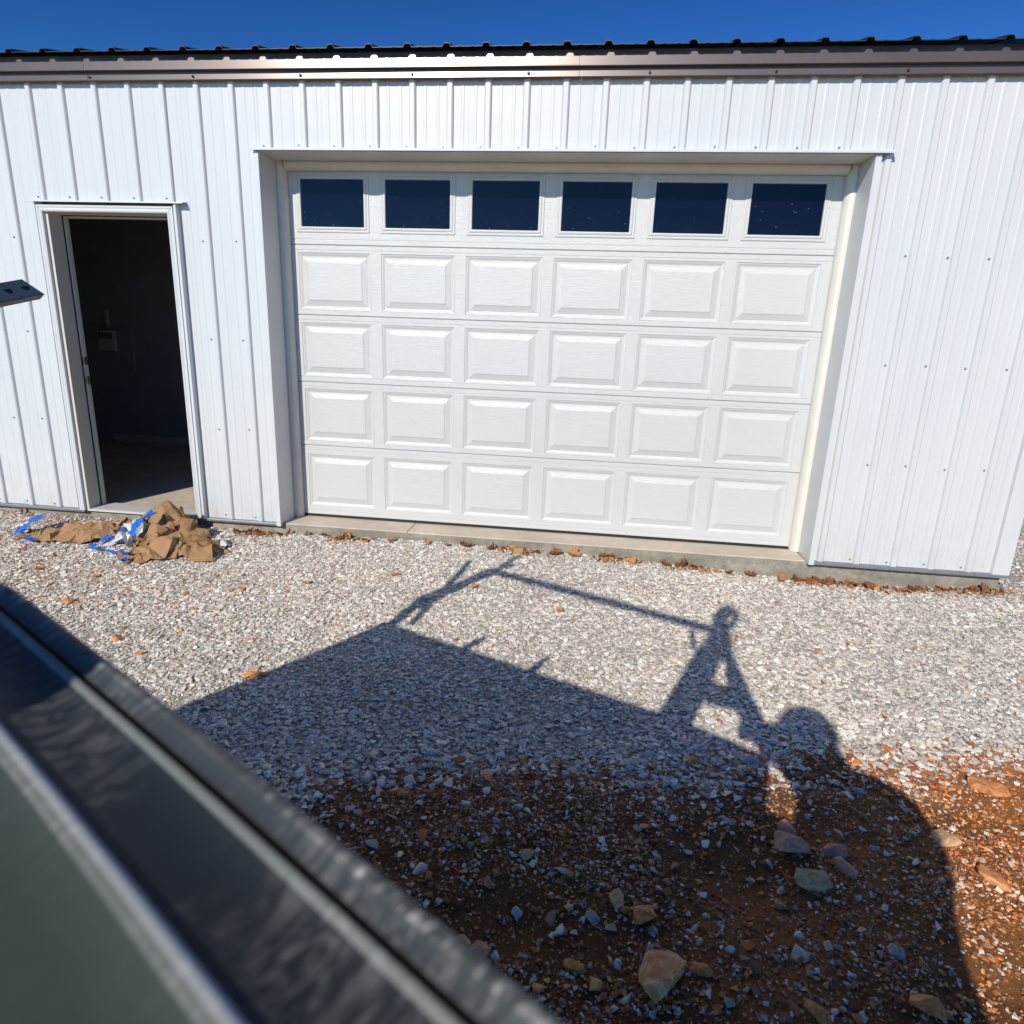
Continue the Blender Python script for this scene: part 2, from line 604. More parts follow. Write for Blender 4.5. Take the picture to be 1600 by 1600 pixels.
# roof sheets, ribs every nine inches, running up to the ridge
SL = .27
RY = 4.0
def roofz(y):
    return 2.937 + SL * (y + .105)
for k in range(-8, 8):
    a, b = k * .9144 - .1143, (k + 1) * .9144 - .1143
    b = min(b, XR + .09)
    if a >= b:
        continue
    prof = [(x, h * .95) for x, h in rib_profile(a, b)]
    m = MB()
    m.strip(prof, lambda p, y: (p[0], y, roofz(y) + p[1]), -.105, RY)
    m.strip(prof, lambda p, y: (p[0], 2 * RY - y, roofz(y) + p[1]), -.105, RY)
    # turned down lip of the cut edge
    m.strip(prof, lambda p, t: (p[0], -.105, roofz(-.105) + p[1] - t), 0, .004)
    m.build('roof_sheet', MAT['roof_dark'], bld)
m = MB()
m.prism([(RY - .2, roofz(RY) - .03), (RY, roofz(RY) + .035), (RY + .2, roofz(RY) - .03), (RY, roofz(RY) + .03)], lambda p, x: (x, p[0], p[1]), -7.3, XR + .09)
m.build('ridge_cap', MAT['roof_dark'], bld)

# side and rear walls
for xw, sgn in ((XR, 1), (-7.2, -1)):
    m = MB()
    prof = rib_profile(.1, 7.95)
    vs, fs = [], []
    for (y, h) in prof:
        top = 2.82 + SL * (min(y, 8 - y))
        vs += [(xw + sgn * h * .5 - .012 * sgn, y, .004), (xw + sgn * h * .5 - .012 * sgn, y, top)]
    n = len(prof)
    m.add(vs, [(2 * i, 2 * i + 2, 2 * i + 3, 2 * i + 1) for i in range(n - 1)])
    m.build('side_wall', MAT['white_siding'], bld)
m = MB()
m.strip(rib_profile(-7.2, XR), lambda p, z: (p[0], 8.0 + p[1], z), .004, 2.85)
m.build('rear_wall', MAT['white_siding'], bld)

# framing lining behind the siding: keeps the daylight out
m = MB()
YA, YB_ = .024, .16
for a, b in ((-7.15, -.012), (.912, 1.53), (5.19, XR - .02)):
    m.box(a, b, YA, YB_, -.02, 2.79)
m.box(-.012, .912, YA, YB_, 2.085, 2.79)
m.box(1.53, 5.19, YA, YB_, 2.45, 2.79)
m.build('wall_lining', MAT['interior_dark'], bld)

# foundation and slab
m = MB()
m.box(-7.2, XR - .02, .031, .30, -.6, -.019)
m.build('foundation', MAT['concrete_side'], bld, bevel=.012)
m = MB()
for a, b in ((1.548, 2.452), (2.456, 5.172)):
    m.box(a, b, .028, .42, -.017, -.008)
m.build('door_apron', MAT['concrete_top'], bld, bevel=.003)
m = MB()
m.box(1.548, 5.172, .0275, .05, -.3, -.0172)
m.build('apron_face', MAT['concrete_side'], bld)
m = MB()
m.box(-7.1, XR - .1, .302, 7.9, -.3, -.012)
m.box(.0, .9, .06, .3015, -.017, -.0121)
m.build('floor_slab', MAT['concrete_top'], bld)
# interior room seen through the man door
m = MB()
m.box(-7.0, 1.45, 2.8, 2.85, -.012, 2.8)
m.box(1.40, 1.45, .17, 2.8, -.012, 2.8)
m.box(-7.0, 1.45, .17, 2.8, 2.72, 2.76)
m.build('room_wall', MAT['interior_dark'], bld)
m = MB()
m.box(-1.95, .9, 2.782, 2.799, -.012, .075)
m.build('baseboard', MAT['interior_pale'], bld)
m = MB()
m.box(-2.35, -1.55, 2.76, 2.799, .82, 1.30)
m.build('wall_panel', MAT['interior_dark'], bld)

# ---- man door frame
fr = MB()
# jambs: faces at x=.0 and x=.905, header at 2.07
for x0, x1 in ((-.010, .016), (.884, .910)):
    fr.box(x0, x1, .004, .165, -.006, 2.075)
fr.box(.016, .884, .004, .165, 2.052, 2.075)
frame = fr.build('door_frame', MAT['cream_frame'], bld, bevel=.0015)
m = MB()
m.box(.0165, .031, .128, .164, .004, 2.0515)
m.box(.869, .8835, .128, .164, .004, 2.0515)
m.box(.0315, .8685, .128, .164, 2.037, 2.0515)
m.build('door_stop', MAT['cream_frame'], frame, bevel=.002)
m = MB()
m.box(.0166, .0212, .1195, .1275, .004, 2.0515)
m.box(.0266, .8495, .1195, .1275, 2.047, 2.0515)
m.build('weather_strip', MAT['black_rubber'], frame)
for z in (1.08, .94):
    m = MB()
    m.box(.0312, .0330, .135, .160, z - .028, z + .028)
    m.box(.0215, .0305, .1255, .1279, z - .022, z + .022)
    m.build('strike_plate', MAT['brass'], frame)
m = MB()
m.prism([(.0, -.012), (.0, -.005), (.012, .002), (.05, .004), (.16, .006), (.205, .004), (.205, -.012)], lambda p, x: (x, p[0], p[1]), .0, .90)
m.build('threshold', MAT['interior_pale'], frame, bevel=.001)
# outer white casing of the man door: mitred brickmould
m = MB()
prof = [(0, 0), (0, -.020), (.008, -.024), (.022, -.018), (.030, -.022), (.040, -.022), (.042, 0)]   # (outwards, y)
def casing(pts_fn):
    n = len(prof)
    vs = []
    for corner in pts_fn:
        cx, cz, dx, dz = corner
        for (u, y) in prof:
            vs.append((cx + dx * u, .003 + y, cz + dz * u))
    fs = []
    for k in range(len(pts_fn) - 1):
        for i in range(n - 1):
            fs.append((k * n + i, k * n + i + 1, (k + 1) * n + i + 1, (k + 1) * n + i))
    return vs, fs
for c in ([(-.006, -.004, -1, 0), (-.006, 2.052, -1, 1)], [(-.005, 2.0525, -1, 1), (.884, 2.0525, 1, 1)], [(.885, 2.052, 1, 1), (.885, -.004, 1, 0)]):
    vs, fs = casing(c)
    m = MB()
    m.add(vs, fs)
    m.build('door_casing', MAT['white_trim'], bld)
# J trim beside the casing and drip cap over it
m = MB()
m.prism([(.9375, -.0015), (.9375, -.028), (.956, -.030), (.9575, .011), (.9375, .0105)], lambda p, z: (p[0], p[1], z), -.004, 2.108)
m.prism([(-.0515, .0105), (-.0515, -.020), (-.0505, -.020), (-.0495, .0105)], lambda p, z: (p[0], p[1], z), -.004, 2.108)
m.build('j_trim', MAT['white_trim'], bld)
m = MB()
m.prism([(.011, 2.124), (-.040, 2.116), (-.042, 2.108), (-.040, 2.107), (-.038, 2.1135), (.011, 2.119)], lambda p, x: (x, p[0], p[1]), -.085, 1.012)
m.build('drip_cap', MAT['white_trim'], bld)

# ---- garage opening trims
m = MB()
m.prism([(.011, 2.438), (-.041, 2.432), (-.043, 2.427), (-.043, 2.418), (-.041, 2.4175), (-.0395, 2.425), (.011, 2.431)], lambda p, x: (x, p[0], p[1]), 1.487, 5.281)
m.build('header_trim', MAT['white_trim'], bld)
m = MB()
m.box(1.528, 5.193, -.010, .212, 2.419, 2.4240)
m.build('soffit', MAT['white_trim'], bld)
for s, xi, xo in ((1, 1.535, 1.503), (-1, 5.182, 5.214)):
    m = MB()
    m.prism([(xi, .212), (xi, -.018), (xi - s * .002, -.021), (xo, -.021), (xo, .011), (xo + s * .0015, .011), (xo + s * .0015, -.0185), (xi - s * .004, -.0175), (xi - s * .004, .212)] if s > 0 else
            [(xi, .212), (xi + .004, .212), (xi + .004, -.0175), (xo - .0015, -.0185), (xo - .0015, .011), (xo, .011), (xo, -.021), (xi + .002, -.021), (xi, -.018)],
            lambda p, z: (p[0], p[1], z), -.018, 2.4165)
    m.build('jamb_trim', MAT['white_trim'], bld)
    # cream vinyl stop
    a, b = (xi + .0008, xi + .052) if s > 0 else (xi - .052, xi - .0008)
    m = MB()
    if s > 0:
        pr = [(a, .205), (a + .012, .202), (a + .030, .206), (a + .040, .216), (a + .050, .232), (a + .054, .256), (a, .256)]
    else:
        pr = [(b, .205), (b, .256), (b - .054, .256), (b - .050, .232), (b - .040, .216), (b - .030, .206), (b - .012, .202)]
    m.prism(pr, lambda p, z: (p[0], p[1], z), -.006, 2.4185)
    m.build('door_stop_moulding', MAT['cream_vinyl'], bld, recalc=True)
m = MB()
m.prism([(.206, 2.4186), (.203, 2.408), (.207, 2.392), (.217, 2.382), (.233, 2.372), (.256, 2.368), (.256, 2.4186)], lambda p, x: (x, p[0], p[1]), 1.5895, 5.1275)
m.build('head_stop_moulding', MAT['cream_vinyl'], bld)

# ---- garage door
YD = .262
DX0, DX1 = 1.556, 5.152
gd = MB()
gd.prism([(YD - .003, -.004), (YD + .03, -.004), (YD + .03, .012), (YD - .003, .012)], lambda p, x: (x, p[0], p[1]), DX0, DX1)
gd.box(DX0 + .01, DX1 - .01, YD + .0125, YD + .045, .0135, 1.985, 1)
door = gd.build('garage_door', [MAT['black_rubber'], MAT['door_white']], bld)
door['label'] = 'white overhead garage door with six tinted windows along its top section'
seams = [.0125, .536, .996, 1.457, 1.915, 2.405]
rows = [(.079, .471), (.573, .949), (1.039, 1.406), (1.494, 1.866), (1.993, 2.358)]
cx0 = [1.637 + .5836 * i for i in range(6)]
CW = .508
for r in range(5):
    za, zb = seams[r] + .0007, seams[r + 1] - .0007
    pa, pb = rows[r]
    low = [(za, .0062), (za + .002, .0030), (za + .005, 0), (za + .030, 0), (za + .0318, .0022), (za + .0355, .0022), (za + .0375, 0)]
    if r == 0:
        low = [(za, 0), (za + .018, 0), (za + .020, .0025), (za + .028, .0025), (za + .030, 0)]
    top = [(zb - .0375, 0), (zb - .0355, .0022), (zb - .0318, .0022), (zb - .030, 0), (zb - .005, 0), (zb - .002, .0030), (zb, .0062)]
    low = [p for p in low if p[0] < pa]
    top = [p for p in top if p[0] > pb]
    full = low + top
    m = MB()
    edges = [DX0] + [v for c in cx0 for v in (c, c + CW)] + [DX1]
    for k in range(len(edges) - 1):
        a, b = edges[k], edges[k + 1]
        fn = lambda p, x: (x, YD + p[1], p[0])
        if k % 2 == 0:
            m.strip(full, fn, a, b)
        else:
            m.strip(low + [(pa, 0)], fn, a, b)
            m.strip([(pb, 0)] + top, fn, a, b)
    sec = m.build('door_section', MAT['door_white'], door)
def loops_mesh(loops, close=True):
    vs, fs = [], []
    for (x0, x1, z0, z1, y) in loops:
        vs += [(x0, y, z0), (x1, y, z0), (x1, y, z1), (x0, y, z1)]
    for k in range(len(loops) - 1):
        for i in range(4):
            j = (i + 1) % 4
            fs.append((4 * k + i, 4 * k + j, 4 * k + 4 + j, 4 * k + 4 + i))
    if close:
        k = len(loops) - 1
        fs.append((4 * k, 4 * k + 1, 4 * k + 2, 4 * k + 3))
    return vs, fs
pm = {}
for r in range(4):
    z0, z1 = rows[r]
    L = [(0, 0), (.002, .0040), (.010, .0055), (.022, .0112), (.027, .0115), (.030, .0088), (.033, .0088), (.060, .0016), (.0615, .0000), (.066, -.0016)]
    vs, fs = loops_mesh([(i, CW - i, z0 + i, z1 - i, YD + y) for i, y in L])
    me = bpy.data.meshes.new('raised_panel')
    me.from_pydata(vs, [], fs)
    me.materials.append(MAT['door_white'])
    for c in cx0:
        o = bpy.data.objects.new('raised_panel', me)
        COL.objects.link(o)
        o.parent = door
        o.location = (c, 0, 0)
z0, z1 = rows[4]
L = [(0, 0), (.001, -.004), (.005, -.006), (.012, -.006), (.016, -.0045), (.022, -.009), (.030, -.010), (.036, -.008), (.0385, .0040), (.0385, .0120)]
vs, fs = loops_mesh([(i * .98, CW - i * .98, z0 + i * .96, z1 - i * .96, YD + y) for i, y in L], False)
fme = bpy.data.meshes.new('window_frame')
fme.from_pydata(vs, [], fs)
fme.materials.append(MAT['door_white'])
pmb = MB()
pmb.box(.034, CW - .034, YD + .0035, YD + .0062, z0 + .034, z1 - .034)
pme = None
for c in cx0:
    o = bpy.data.objects.new('window_frame', fme)
    COL.objects.link(o); o.parent = door; o.location = (c, 0, 0)
    if pme is None:
        g = pmb.build('window_pane', MAT['door_glass'], door)
        pme = g.data
    else:
        g = bpy.data.objects.new('window_pane', pme)
        COL.objects.link(g); g.parent = door
    g.location = (c, 0, 0)
m = MB()
for c in cx0:
    for k in range(9):
        x = c + .05 + rnd.random() * .40
        z = 2.04 + rnd.random() ** 1.5 * .2
        r_ = rnd.uniform(.0008, .0018)
        m.box(x - r_, x + r_, YD + .0029, YD + .0034, z - r_, z + r_)
m.build('pane_specks', MAT['glass_speck'], door, kind='stuff')
# dark void behind the door
m = MB()
m.box(1.46, 5.3, 1.2, 1.24, 0, 2.75)
m.box(1.47, 5.3, .31, 1.2, 2.71, 2.715)
m.box(5.25, 5.3, .17, 1.2, 0, 2.75)
m.build('inner_lining', MAT['interior_dark'], bld)

# ---- things inside the doorway: card holder and tag on the back wall
t = thing('wall_box', 'pale wall box with dark slots hanging in the dark room beyond the open doorway', 'wall box', (-1.83, 2.79, 1.15))
m = MB()
m.box(-.10, .10, -.07, -.0, -.11, .11)
m.build('box_body', MAT['interior_pale'], t, bevel=.004)
for k in range(5):
    m = MB()
    m.box(-.078 + k * .034, -.060 + k * .034, -.074, -.0705, .02, .085)
    m.build('slot', MAT['black_rubber'], t)
t2 = thing('paper_tag', 'small pale tag below the slotted box inside the dark doorway', 'tag', (-1.80, 2.79, .93))
m = MB()
m.prism([(-.075, -.08), (.06, -.085), (.075, .0), (.065, .085), (-.07, .08)], lambda p, y: (p[0], y, p[1]), -.012, -.006)
m.build('tag_sheet', MAT['interior_pale'], t2)
t3 = thing('wall_bracket', 'thin upright pale bracket above the slotted box in the dark room', 'bracket', (-1.83, 2.79, 1.38))
m = MB()
m.box(-.018, .018, -.03, 0, -.10, .11)
m.build('bracket_bar', MAT['interior_pale'], t3, bevel=.003)

# ------------------------------------------------------------------ stones
def hull_points(r, n, sx, sy, sz):
    """n random points that all lie on their convex hull, with its triangles"""
    while True:
        p = r.normal(size=(n, 3))
        p /= np.linalg.norm(p, axis=1)[:, None]
        p = np.sign(p) * np.abs(p) ** .75
        p /= np.max(np.abs(p), axis=0)
        p *= np.array([sx, sy, sz])
        bm = bmesh.new()
        vs = [bm.verts.new(q) for q in p]
        bmesh.ops.convex_hull(bm, input=vs)
        bm.verts.index_update()
        bm.verts.ensure_lookup_table()
        used = [v for v in bm.verts if v.link_faces]
        ok = len(used) == n and len(bm.verts) == n
        if ok:
            V = np.array([v.co[:] for v in bm.verts])
            F = np.array([[v.index for v in f.verts] for f in bm.faces if len(f.verts) == 3])
            ok = len(F) == 2 * n - 4
        bm.free()
        if ok:
            return V, F

def stone_protos(n, flat=.6, seed=1):
    r = np.random.default_rng(seed)
    Vs, Fs = [], []
    for _ in range(n):
        V, F = hull_points(r, 9, 1.0, r.uniform(.6, .95), r.uniform(.45, .85) * flat)
        Vs.append(V); Fs.append(F)
    return np.array(Vs), np.array(Fs)

def scatter(name, xy, size, tint, label_seed, sink=.35, flat=.6, tilt=.32, zlift=None):
    prot, F = stone_protos(32, flat, label_seed)
    n = len(xy)
    r = np.random.default_rng(label_seed + 5)
    pi = r.integers(0, 32, n)
    a = r.uniform(0, 2 * np.pi, n)
    tx = r.normal(0, tilt, n); ty = r.normal(0, tilt, n)
    ca, sa = np.cos(a), np.sin(a)
    Rz = np.zeros((n, 3, 3)); Rz[:, 0, 0] = ca; Rz[:, 0, 1] = -sa; Rz[:, 1, 0] = sa; Rz[:, 1, 1] = ca; Rz[:, 2, 2] = 1
    Rx = np.zeros((n, 3, 3)); Rx[:, 0, 0] = 1; Rx[:, 1, 1] = np.cos(tx); Rx[:, 1, 2] = -np.sin(tx); Rx[:, 2, 1] = np.sin(tx); Rx[:, 2, 2] = np.cos(tx)
    Ry = np.zeros((n, 3, 3)); Ry[:, 1, 1] = 1; Ry[:, 0, 0] = np.cos(ty); Ry[:, 0, 2] = np.sin(ty); Ry[:, 2, 0] = -np.sin(ty); Ry[:, 2, 2] = np.cos(ty)
    M = Rx @ Ry @ Rz
    W = np.einsum('nij,nvj->nvi', M, prot[pi]) * size[:, None, None]
    W[:, :, 0] += xy[:, 0:1]
    W[:, :, 1] += xy[:, 1:2]
    z = gz(xy[:, 0], xy[:, 1]) + size * (.5 - sink)
    if zlift is not None:
        z = z + zlift
    W[:, :, 2] += z[:, None]
    nv = prot.shape[1]
    Q = (F[pi] + (np.arange(n) * nv)[:, None, None]).reshape(-1, 3)
    me = bpy.data.meshes.new(name)
    raw_mesh(me, W.reshape(-1, 3), Q, 3)
    col = np.ones((n, nv, 4), np.float32)
    col[:, :, :3] = tint[:, None, :]
    at = me.color_attributes.new('tint', 'FLOAT_COLOR', 'POINT')
    at.data.foreach_set('color', col.ravel())
    me.materials.append(MAT['stone_chip'])
    o = bpy.data.objects.new(name, me)
    COL.objects.link(o)
    o['kind'] = 'stuff'
    return o

def inside_building(x, y):
    return (y > .02) & (x < XR + .02)
def uniform_pts(n, x0, x1, y0, y1):
    return np.stack([npr.uniform(x0, x1, n), npr.uniform(y0, y1, n)], -1)
def visible(xy, pad=.15):
    d = np.stack([xy[:, 0] - CAM.x, xy[:, 1] - CAM.y, np.full(len(xy), -.12 - CAM.z)], -1)
    f = d @ np.array(FWD); r = d @ np.array(RIGHT); u = d @ np.array(UP)
    return (f > .2) & (np.abs(r / f) < .794 + pad) & (np.abs(u / f) < .794 + pad)

def gravel_tints(n, xy):
    pal = np.array([(.60, .565, .52), (.72, .70, .665), (.50, .475, .445), (.66, .59, .51), (.40, .385, .375), (.80, .78, .75), (.58, .48, .38), (.28, .28, .285)])
    pr = np.array([.24, .20, .17, .15, .10, .07, .05, .02])
    c = pal[npr.choice(len(pal), n, p=pr)]
    c = c * npr.uniform(.98, 1.24, (n, 1)) * np.array([1.0, .99, .965])
    dust = vnoise(xy[:, 0] * .9 + 5, xy[:, 1] * 1.1, 27, 4)[:, None]
    c = c * (1 + .16 * dust) * (1 + np.clip(dust, 0, 1) * np.array([.02, -.02, -.09]))
    # clay stained stones in patches
    p = vnoise(xy[:, 0] * 1.5, xy[:, 1] * 2.2, 21, 3)
    left = np.clip((2.1 - xy[:, 0]) / 1.6, 0, 1) * np.clip((xy[:, 1] + 1.6) / .8, 0, 1)
    pro = .012 + .16 * left * (p > -.05) + .10 * left * (p > .2)
    pro = pro + .45 * np.clip(1 - np.abs(xy[:, 1] + .05) / .10, 0, 1) * np.clip((xy[:, 0] - 4.9) / .3, 0, 1)
    pro = pro + .35 * np.clip(1 - np.abs(xy[:, 1] - yb(xy[:, 0])) / .18, 0, 1)
    m = npr.random(n) < pro
    cl = np.array([(.42, .17, .06), (.50, .26, .11), (.36, .12, .045)])[npr.integers(0, 3, n)]
    c[m] = cl[m] * npr.uniform(.8, 1.15, (m.sum(), 1))
    return c

def sizes(n, mean, sd=.35, lo=.35, hi=2.6):
    return mean * np.clip(np.exp(npr.normal(0, sd, n)), lo, hi)

# gravel sheet (north of the dirt edge), in two grain sizes
N = 262000
xy = uniform_pts(N, -1.5, 7.6, -3.05, .06)
e = yb(xy[:, 0]) + .16 * vnoise(xy[:, 0] * 5, xy[:, 1] * 5, 9, 4)
k = (xy[:, 1] > e - npr.exponential(.045, N)) & ~inside_building(xy[:, 0], xy[:, 1]) & visible(xy)
xy = xy[k]
d = xy[:, 1] - yb(xy[:, 0])
sz = sizes(len(xy), .0070, .44) * (1 + .30 * np.exp(-np.abs(d) / .35))
scatter('gravel', xy, sz, gravel_tints(len(xy), xy), 31, zlift=npr.uniform(-.001, .004, len(xy)), flat=.46, tilt=.22, sink=.42)
# gravel beyond the right corner
xy = uniform_pts(9000, 6.35, 8.2, -.2, 3.2)
k = ~inside_building(xy[:, 0], xy[:, 1]) & visible(xy)
xy = xy[k]
scatter('gravel', xy, sizes(len(xy), .012), gravel_tints(len(xy), xy) * .8, 33)
# sparse larger pieces on top
xy = uniform_pts(2600, -1.2, 7.4, -2.6, -.05)
k = (xy[:, 1] > yb(xy[:, 0])) & visible(xy)
xy = xy[k]
scatter('gravel', xy, sizes(len(xy), .0155, .22), gravel_tints(len(xy), xy), 35, sink=.25, flat=.42, tilt=.2)

# crumbs and chips in the dirt
def dirt_tints(n, xy=None):
    pal = np.array([(.34, .14, .055), (.52, .20, .07), (.24, .115, .06), (.60, .32, .14), (.60, .58, .54), (.40, .39, .38), (.55, .43, .31), (.36, .21, .12), (.72, .70, .67)])
    pr = np.array([.22, .13, .20, .09, .08, .07, .08, .10, .03])
    c = pal[npr.choice(len(pal), n, p=pr)] * npr.uniform(.9, 1.3, (n, 1))
    east_sun = np.clip((xy[:, 0] + .6 * vnoise(xy[:, 0] * 1.3, xy[:, 1] * 1.3, 51, 3) - 4.3) / 1.0, 0, 1)[:, None]  # sunlit warmth painted into the crumbs eastward, as in the soil
    return c * (1 + east_sun * np.array([.50, .16, -.12]))
xy = uniform_pts(165000, 2.3, 6.6, -3.6, -1.8)
e = yb(xy[:, 0]) + .16 * vnoise(xy[:, 0] * 5, xy[:, 1] * 5, 9, 4)
k = (xy[:, 1] < e + .03) & visible(xy)
xy = xy[k]
pn = vnoise(xy[:, 0] * 3.1, xy[:, 1] * 3.1, 5, 4)
xy = xy[npr.random(len(xy)) < np.clip(.62 + pn, .25, 1)]
scatter('dirt_crumbs', xy, sizes(len(xy), .0036, .5, hi=3.2), dirt_tints(len(xy), xy), 41, flat=.7)
xy = uniform_pts(5200, 2.3, 6.6, -3.9, -1.8)
k = (xy[:, 1] < yb(xy[:, 0]) + .02) & visible(xy)
xy = xy[k]
scatter('pebbles', xy, sizes(len(xy), .0092, .38), dirt_tints(len(xy), xy), 43, flat=.6)
# pale limestone chips strayed over the dirt, thinning away from the gravel
xy = uniform_pts(7000, 2.3, 6.6, -3.6, -1.8)
dd = yb(xy[:, 0]) - xy[:, 1]
k = (dd > 0) & visible(xy) & (npr.random(len(xy)) < .045 + .70 * np.exp(-dd / .14))
xy = xy[k]
scatter('pebbles', xy, sizes(len(xy), .0105, .35), gravel_tints(len(xy), xy), 45, flat=.55)

# ---- individual rocks: x, y, radius, stretch, material, label
rock_list = [
 (3.955, -2.988, .066, (1.0, 1.35, .62), 'rock_striped', 'biggest rock on the dirt, orange with a cream striped broken face'),
 (3.928, -2.809, .037, (1, 1, .8), 'rock_orange', 'rounded tan and orange rock just beyond the biggest striped rock'),
 (3.857, -2.773, .031, (.8, 1.1, .5), 'rock_tan', 'pale tan three cornered rock left of the rounded orange topped one'),
 (3.586, -2.644, .028, (1.2, .8, .5), 'rock_tan', 'small tan rock alone in the middle of the shaded dirt'),
 (4.397, -2.480, .062, (1.15, .8, .45), 'rock_purple', 'long reddish purple slab in the shaded dirt under the pale sliver'),
 (4.420, -2.391, .038, (1, .9, .6), 'rock_purple', 'reddish block touching the far side of the purple slab'),
 (4.534, -2.470, .046, (1, .9, .5), 'rock_purple', 'mauve flat rock, the farther of two touching ones right of the purple slab'),
 (4.535, -2.548, .044, (.9, 1.0, .55), 'rock_purple', 'mauve pointed rock, the nearer of two touching ones right of the purple slab'),
 (4.428, -2.603, .058, (1.1, .75, .4), 'rock_tan', 'flat tan slab in the shaded dirt nearest below the purple slab'),
 (4.908, -2.371, .050, (1, .85, .55), 'rock_tan', 'sunlit tan rock in the orange dirt just outside the shadow edge'),
 (4.162, -2.095, .027, (1, 1, .7), 'rock_orange', 'red brown rock in the shaded gravel beneath the thin leg shadow'),
 (2.278, -1.808, .046, (1.2, .6, .5), 'rock_orange', 'orange brown rock sitting on the left edge of the big shadow'),
 (1.453, -1.598, .036, (1.2, .8, .55), 'rock_orange', 'orange rock on sunlit gravel nearest the grey rail, left of its small mate'),
 (1.658, -1.720, .024, (1.1, .8, .6), 'rock_orange', 'small rust rock on sunlit gravel close to the rail edge'),
 (3.504, -2.976, .033, (1, 1.1, .8), 'rock_purple', 'brownish red rock half hidden behind the grey rail'),
 (3.458, -2.937, .023, (1.1, .8, .6), 'rock_tan', 'tan chip beside the brownish red rock at the rail'),
 (3.585, -2.829, .018, (1, 1, .8), 'rock_white', 'round white stone alone in dark dirt near the rail'),
 (3.548, -2.973, .016, (.8, 1, .8), 'rock_white', 'white blocky stone right of the brownish red rock at the rail'),
 (3.790, -2.831, .023, (.8, 1.2, .6), 'rock_grey', 'grey long stone left of the three cornered tan rock'),
 (3.746, -2.977, .031, (1.2, .6, .4), 'rock_orange', 'thin bright orange chip left of the biggest striped rock'),
 (4.057, -2.942, .029, (1.2, .8, .5), 'rock_orange', 'pinkish orange chip right beside the biggest striped rock'),
 (3.020, -1.914, .024, (1.1, .8, .6), 'rock_orange', 'reddish stone in the middle of the shaded grey gravel'),
 (3.421, -2.321, .026, (.8, 1.1, .6), 'rock_orange', 'orange upright stone at the line where gravel meets dirt'),
 (4.577, -2.963, .043, (1.1, .8, .5), 'rock_orange', 'reddish flat rock at the bottom of the shadow near its right edge'),
 (4.314, -3.014, .031, (1.2, .7, .5), 'rock_orange', 'orange red flat rock at the lower edge right of the striped rock'),
 (4.112, -3.014, .019, (.8, 1.1, .6), 'rock_grey', 'blue grey oval stone low down between striped rock and orange red one'),
 (4.573, -2.809, .026, (.9, 1, .6), 'rock_grey', 'grey stone in shaded dirt close to the curved shadow edge'),
 (4.970, -2.509, .050, (1.2, .8, .35), 'rock_orange', 'flat orange rock in sunlit dirt nearer than the tan one'),
 (5.199, -2.071, .066, (1.2, .7, .45), 'rock_orange', 'large orange rock at the right where sunlit gravel meets dirt'),
 (4.142, -2.875, .014, (1, .9, .8), 'rock_white', 'small bright white stone in the shaded dirt right of the striped rock'),
 (2.804, -2.467, .022, (.8, 1.2, .6), 'rock_white', 'white stone at the shaded gravel edge nearest the rail'),
 (4.375, -2.058, .038, (1.2, .7, .4), 'rock_grey', 'flat pale grey stone in shade beside the bright gap'),
 (4.928, -1.063, .022, (1, 1, .6), 'rock_orange', 'lone yellow orange stone on sunlit gravel right of the hook shadow'),
 (4.928, -1.894, .028, (1.1, .9, .5), 'rock_orange', 'pale orange stone on sunlit gravel right of the head shadow'),
 (3.149, -2.438, .025, (1, .9, .6), 'rock_orange', 'rust stone on the gravel and dirt line nearest the rail'),
 (.870, -1.232, .034, (1.2, .8, .5), 'rock_orange', 'leftmost orange rock on the sunlit gravel near the paper'),
 (4.714, -2.171, .033, (1.2, .7, .4), 'rock_grey', 'grey flat stone in shaded dirt just inside the shoulder shadow'),
]
def rock_mesh(seed, rad, st):
    """broken stone: a convex hull, softly chipped edges, pitted faces"""
    r = np.random.default_rng(seed)
    V, F = hull_points(r, 17, 1, 1, 1)
    bm = bmesh.new()
    vs = [bm.verts.new(p) for p in V]
    for f in F:
        bm.faces.new([vs[i] for i in f])
    bmesh.ops.recalc_face_normals(bm, faces=bm.faces)
    bmesh.ops.bevel(bm, geom=list(bm.edges), offset=.045, segments=1, affect='EDGES')
    bmesh.ops.triangulate(bm, faces=bm.faces)
    bmesh.ops.subdivide_edges(bm, edges=[e for e in bm.edges if e.calc_length() > .35], cuts=2, use_grid_fill=True)
    for v in bm.verts:
        k = 1 + .022 * r.normal()
        v.co = (v.co.x * st[0] * rad * k, v.co.y * st[1] * rad * k, v.co.z * st[2] * rad * k)
    me = bpy.data.meshes.new('rock')
    bm.to_mesh(me)
    bm.free()
    me.polygons.foreach_set('use_smooth', [False] * len(me.polygons))
    return me
for i, (x, y, rad, st, mt, lab) in enumerate(rock_list):
    rad *= .86
    me = rock_mesh(100 + i, rad, st)
    me.materials.append(MAT[mt])
    o = bpy.data.objects.new('rock', me)
    COL.objects.link(o)
    o.location = (x, y, float(gz(x, y)) + rad * st[2] * .42)
    o.rotation_euler = (rnd.uniform(-.3, .3), rnd.uniform(-.3, .3), rnd.uniform(-.6, .6) if i else -.55)
    o['label'] = lab
    o['category'] = 'rock'

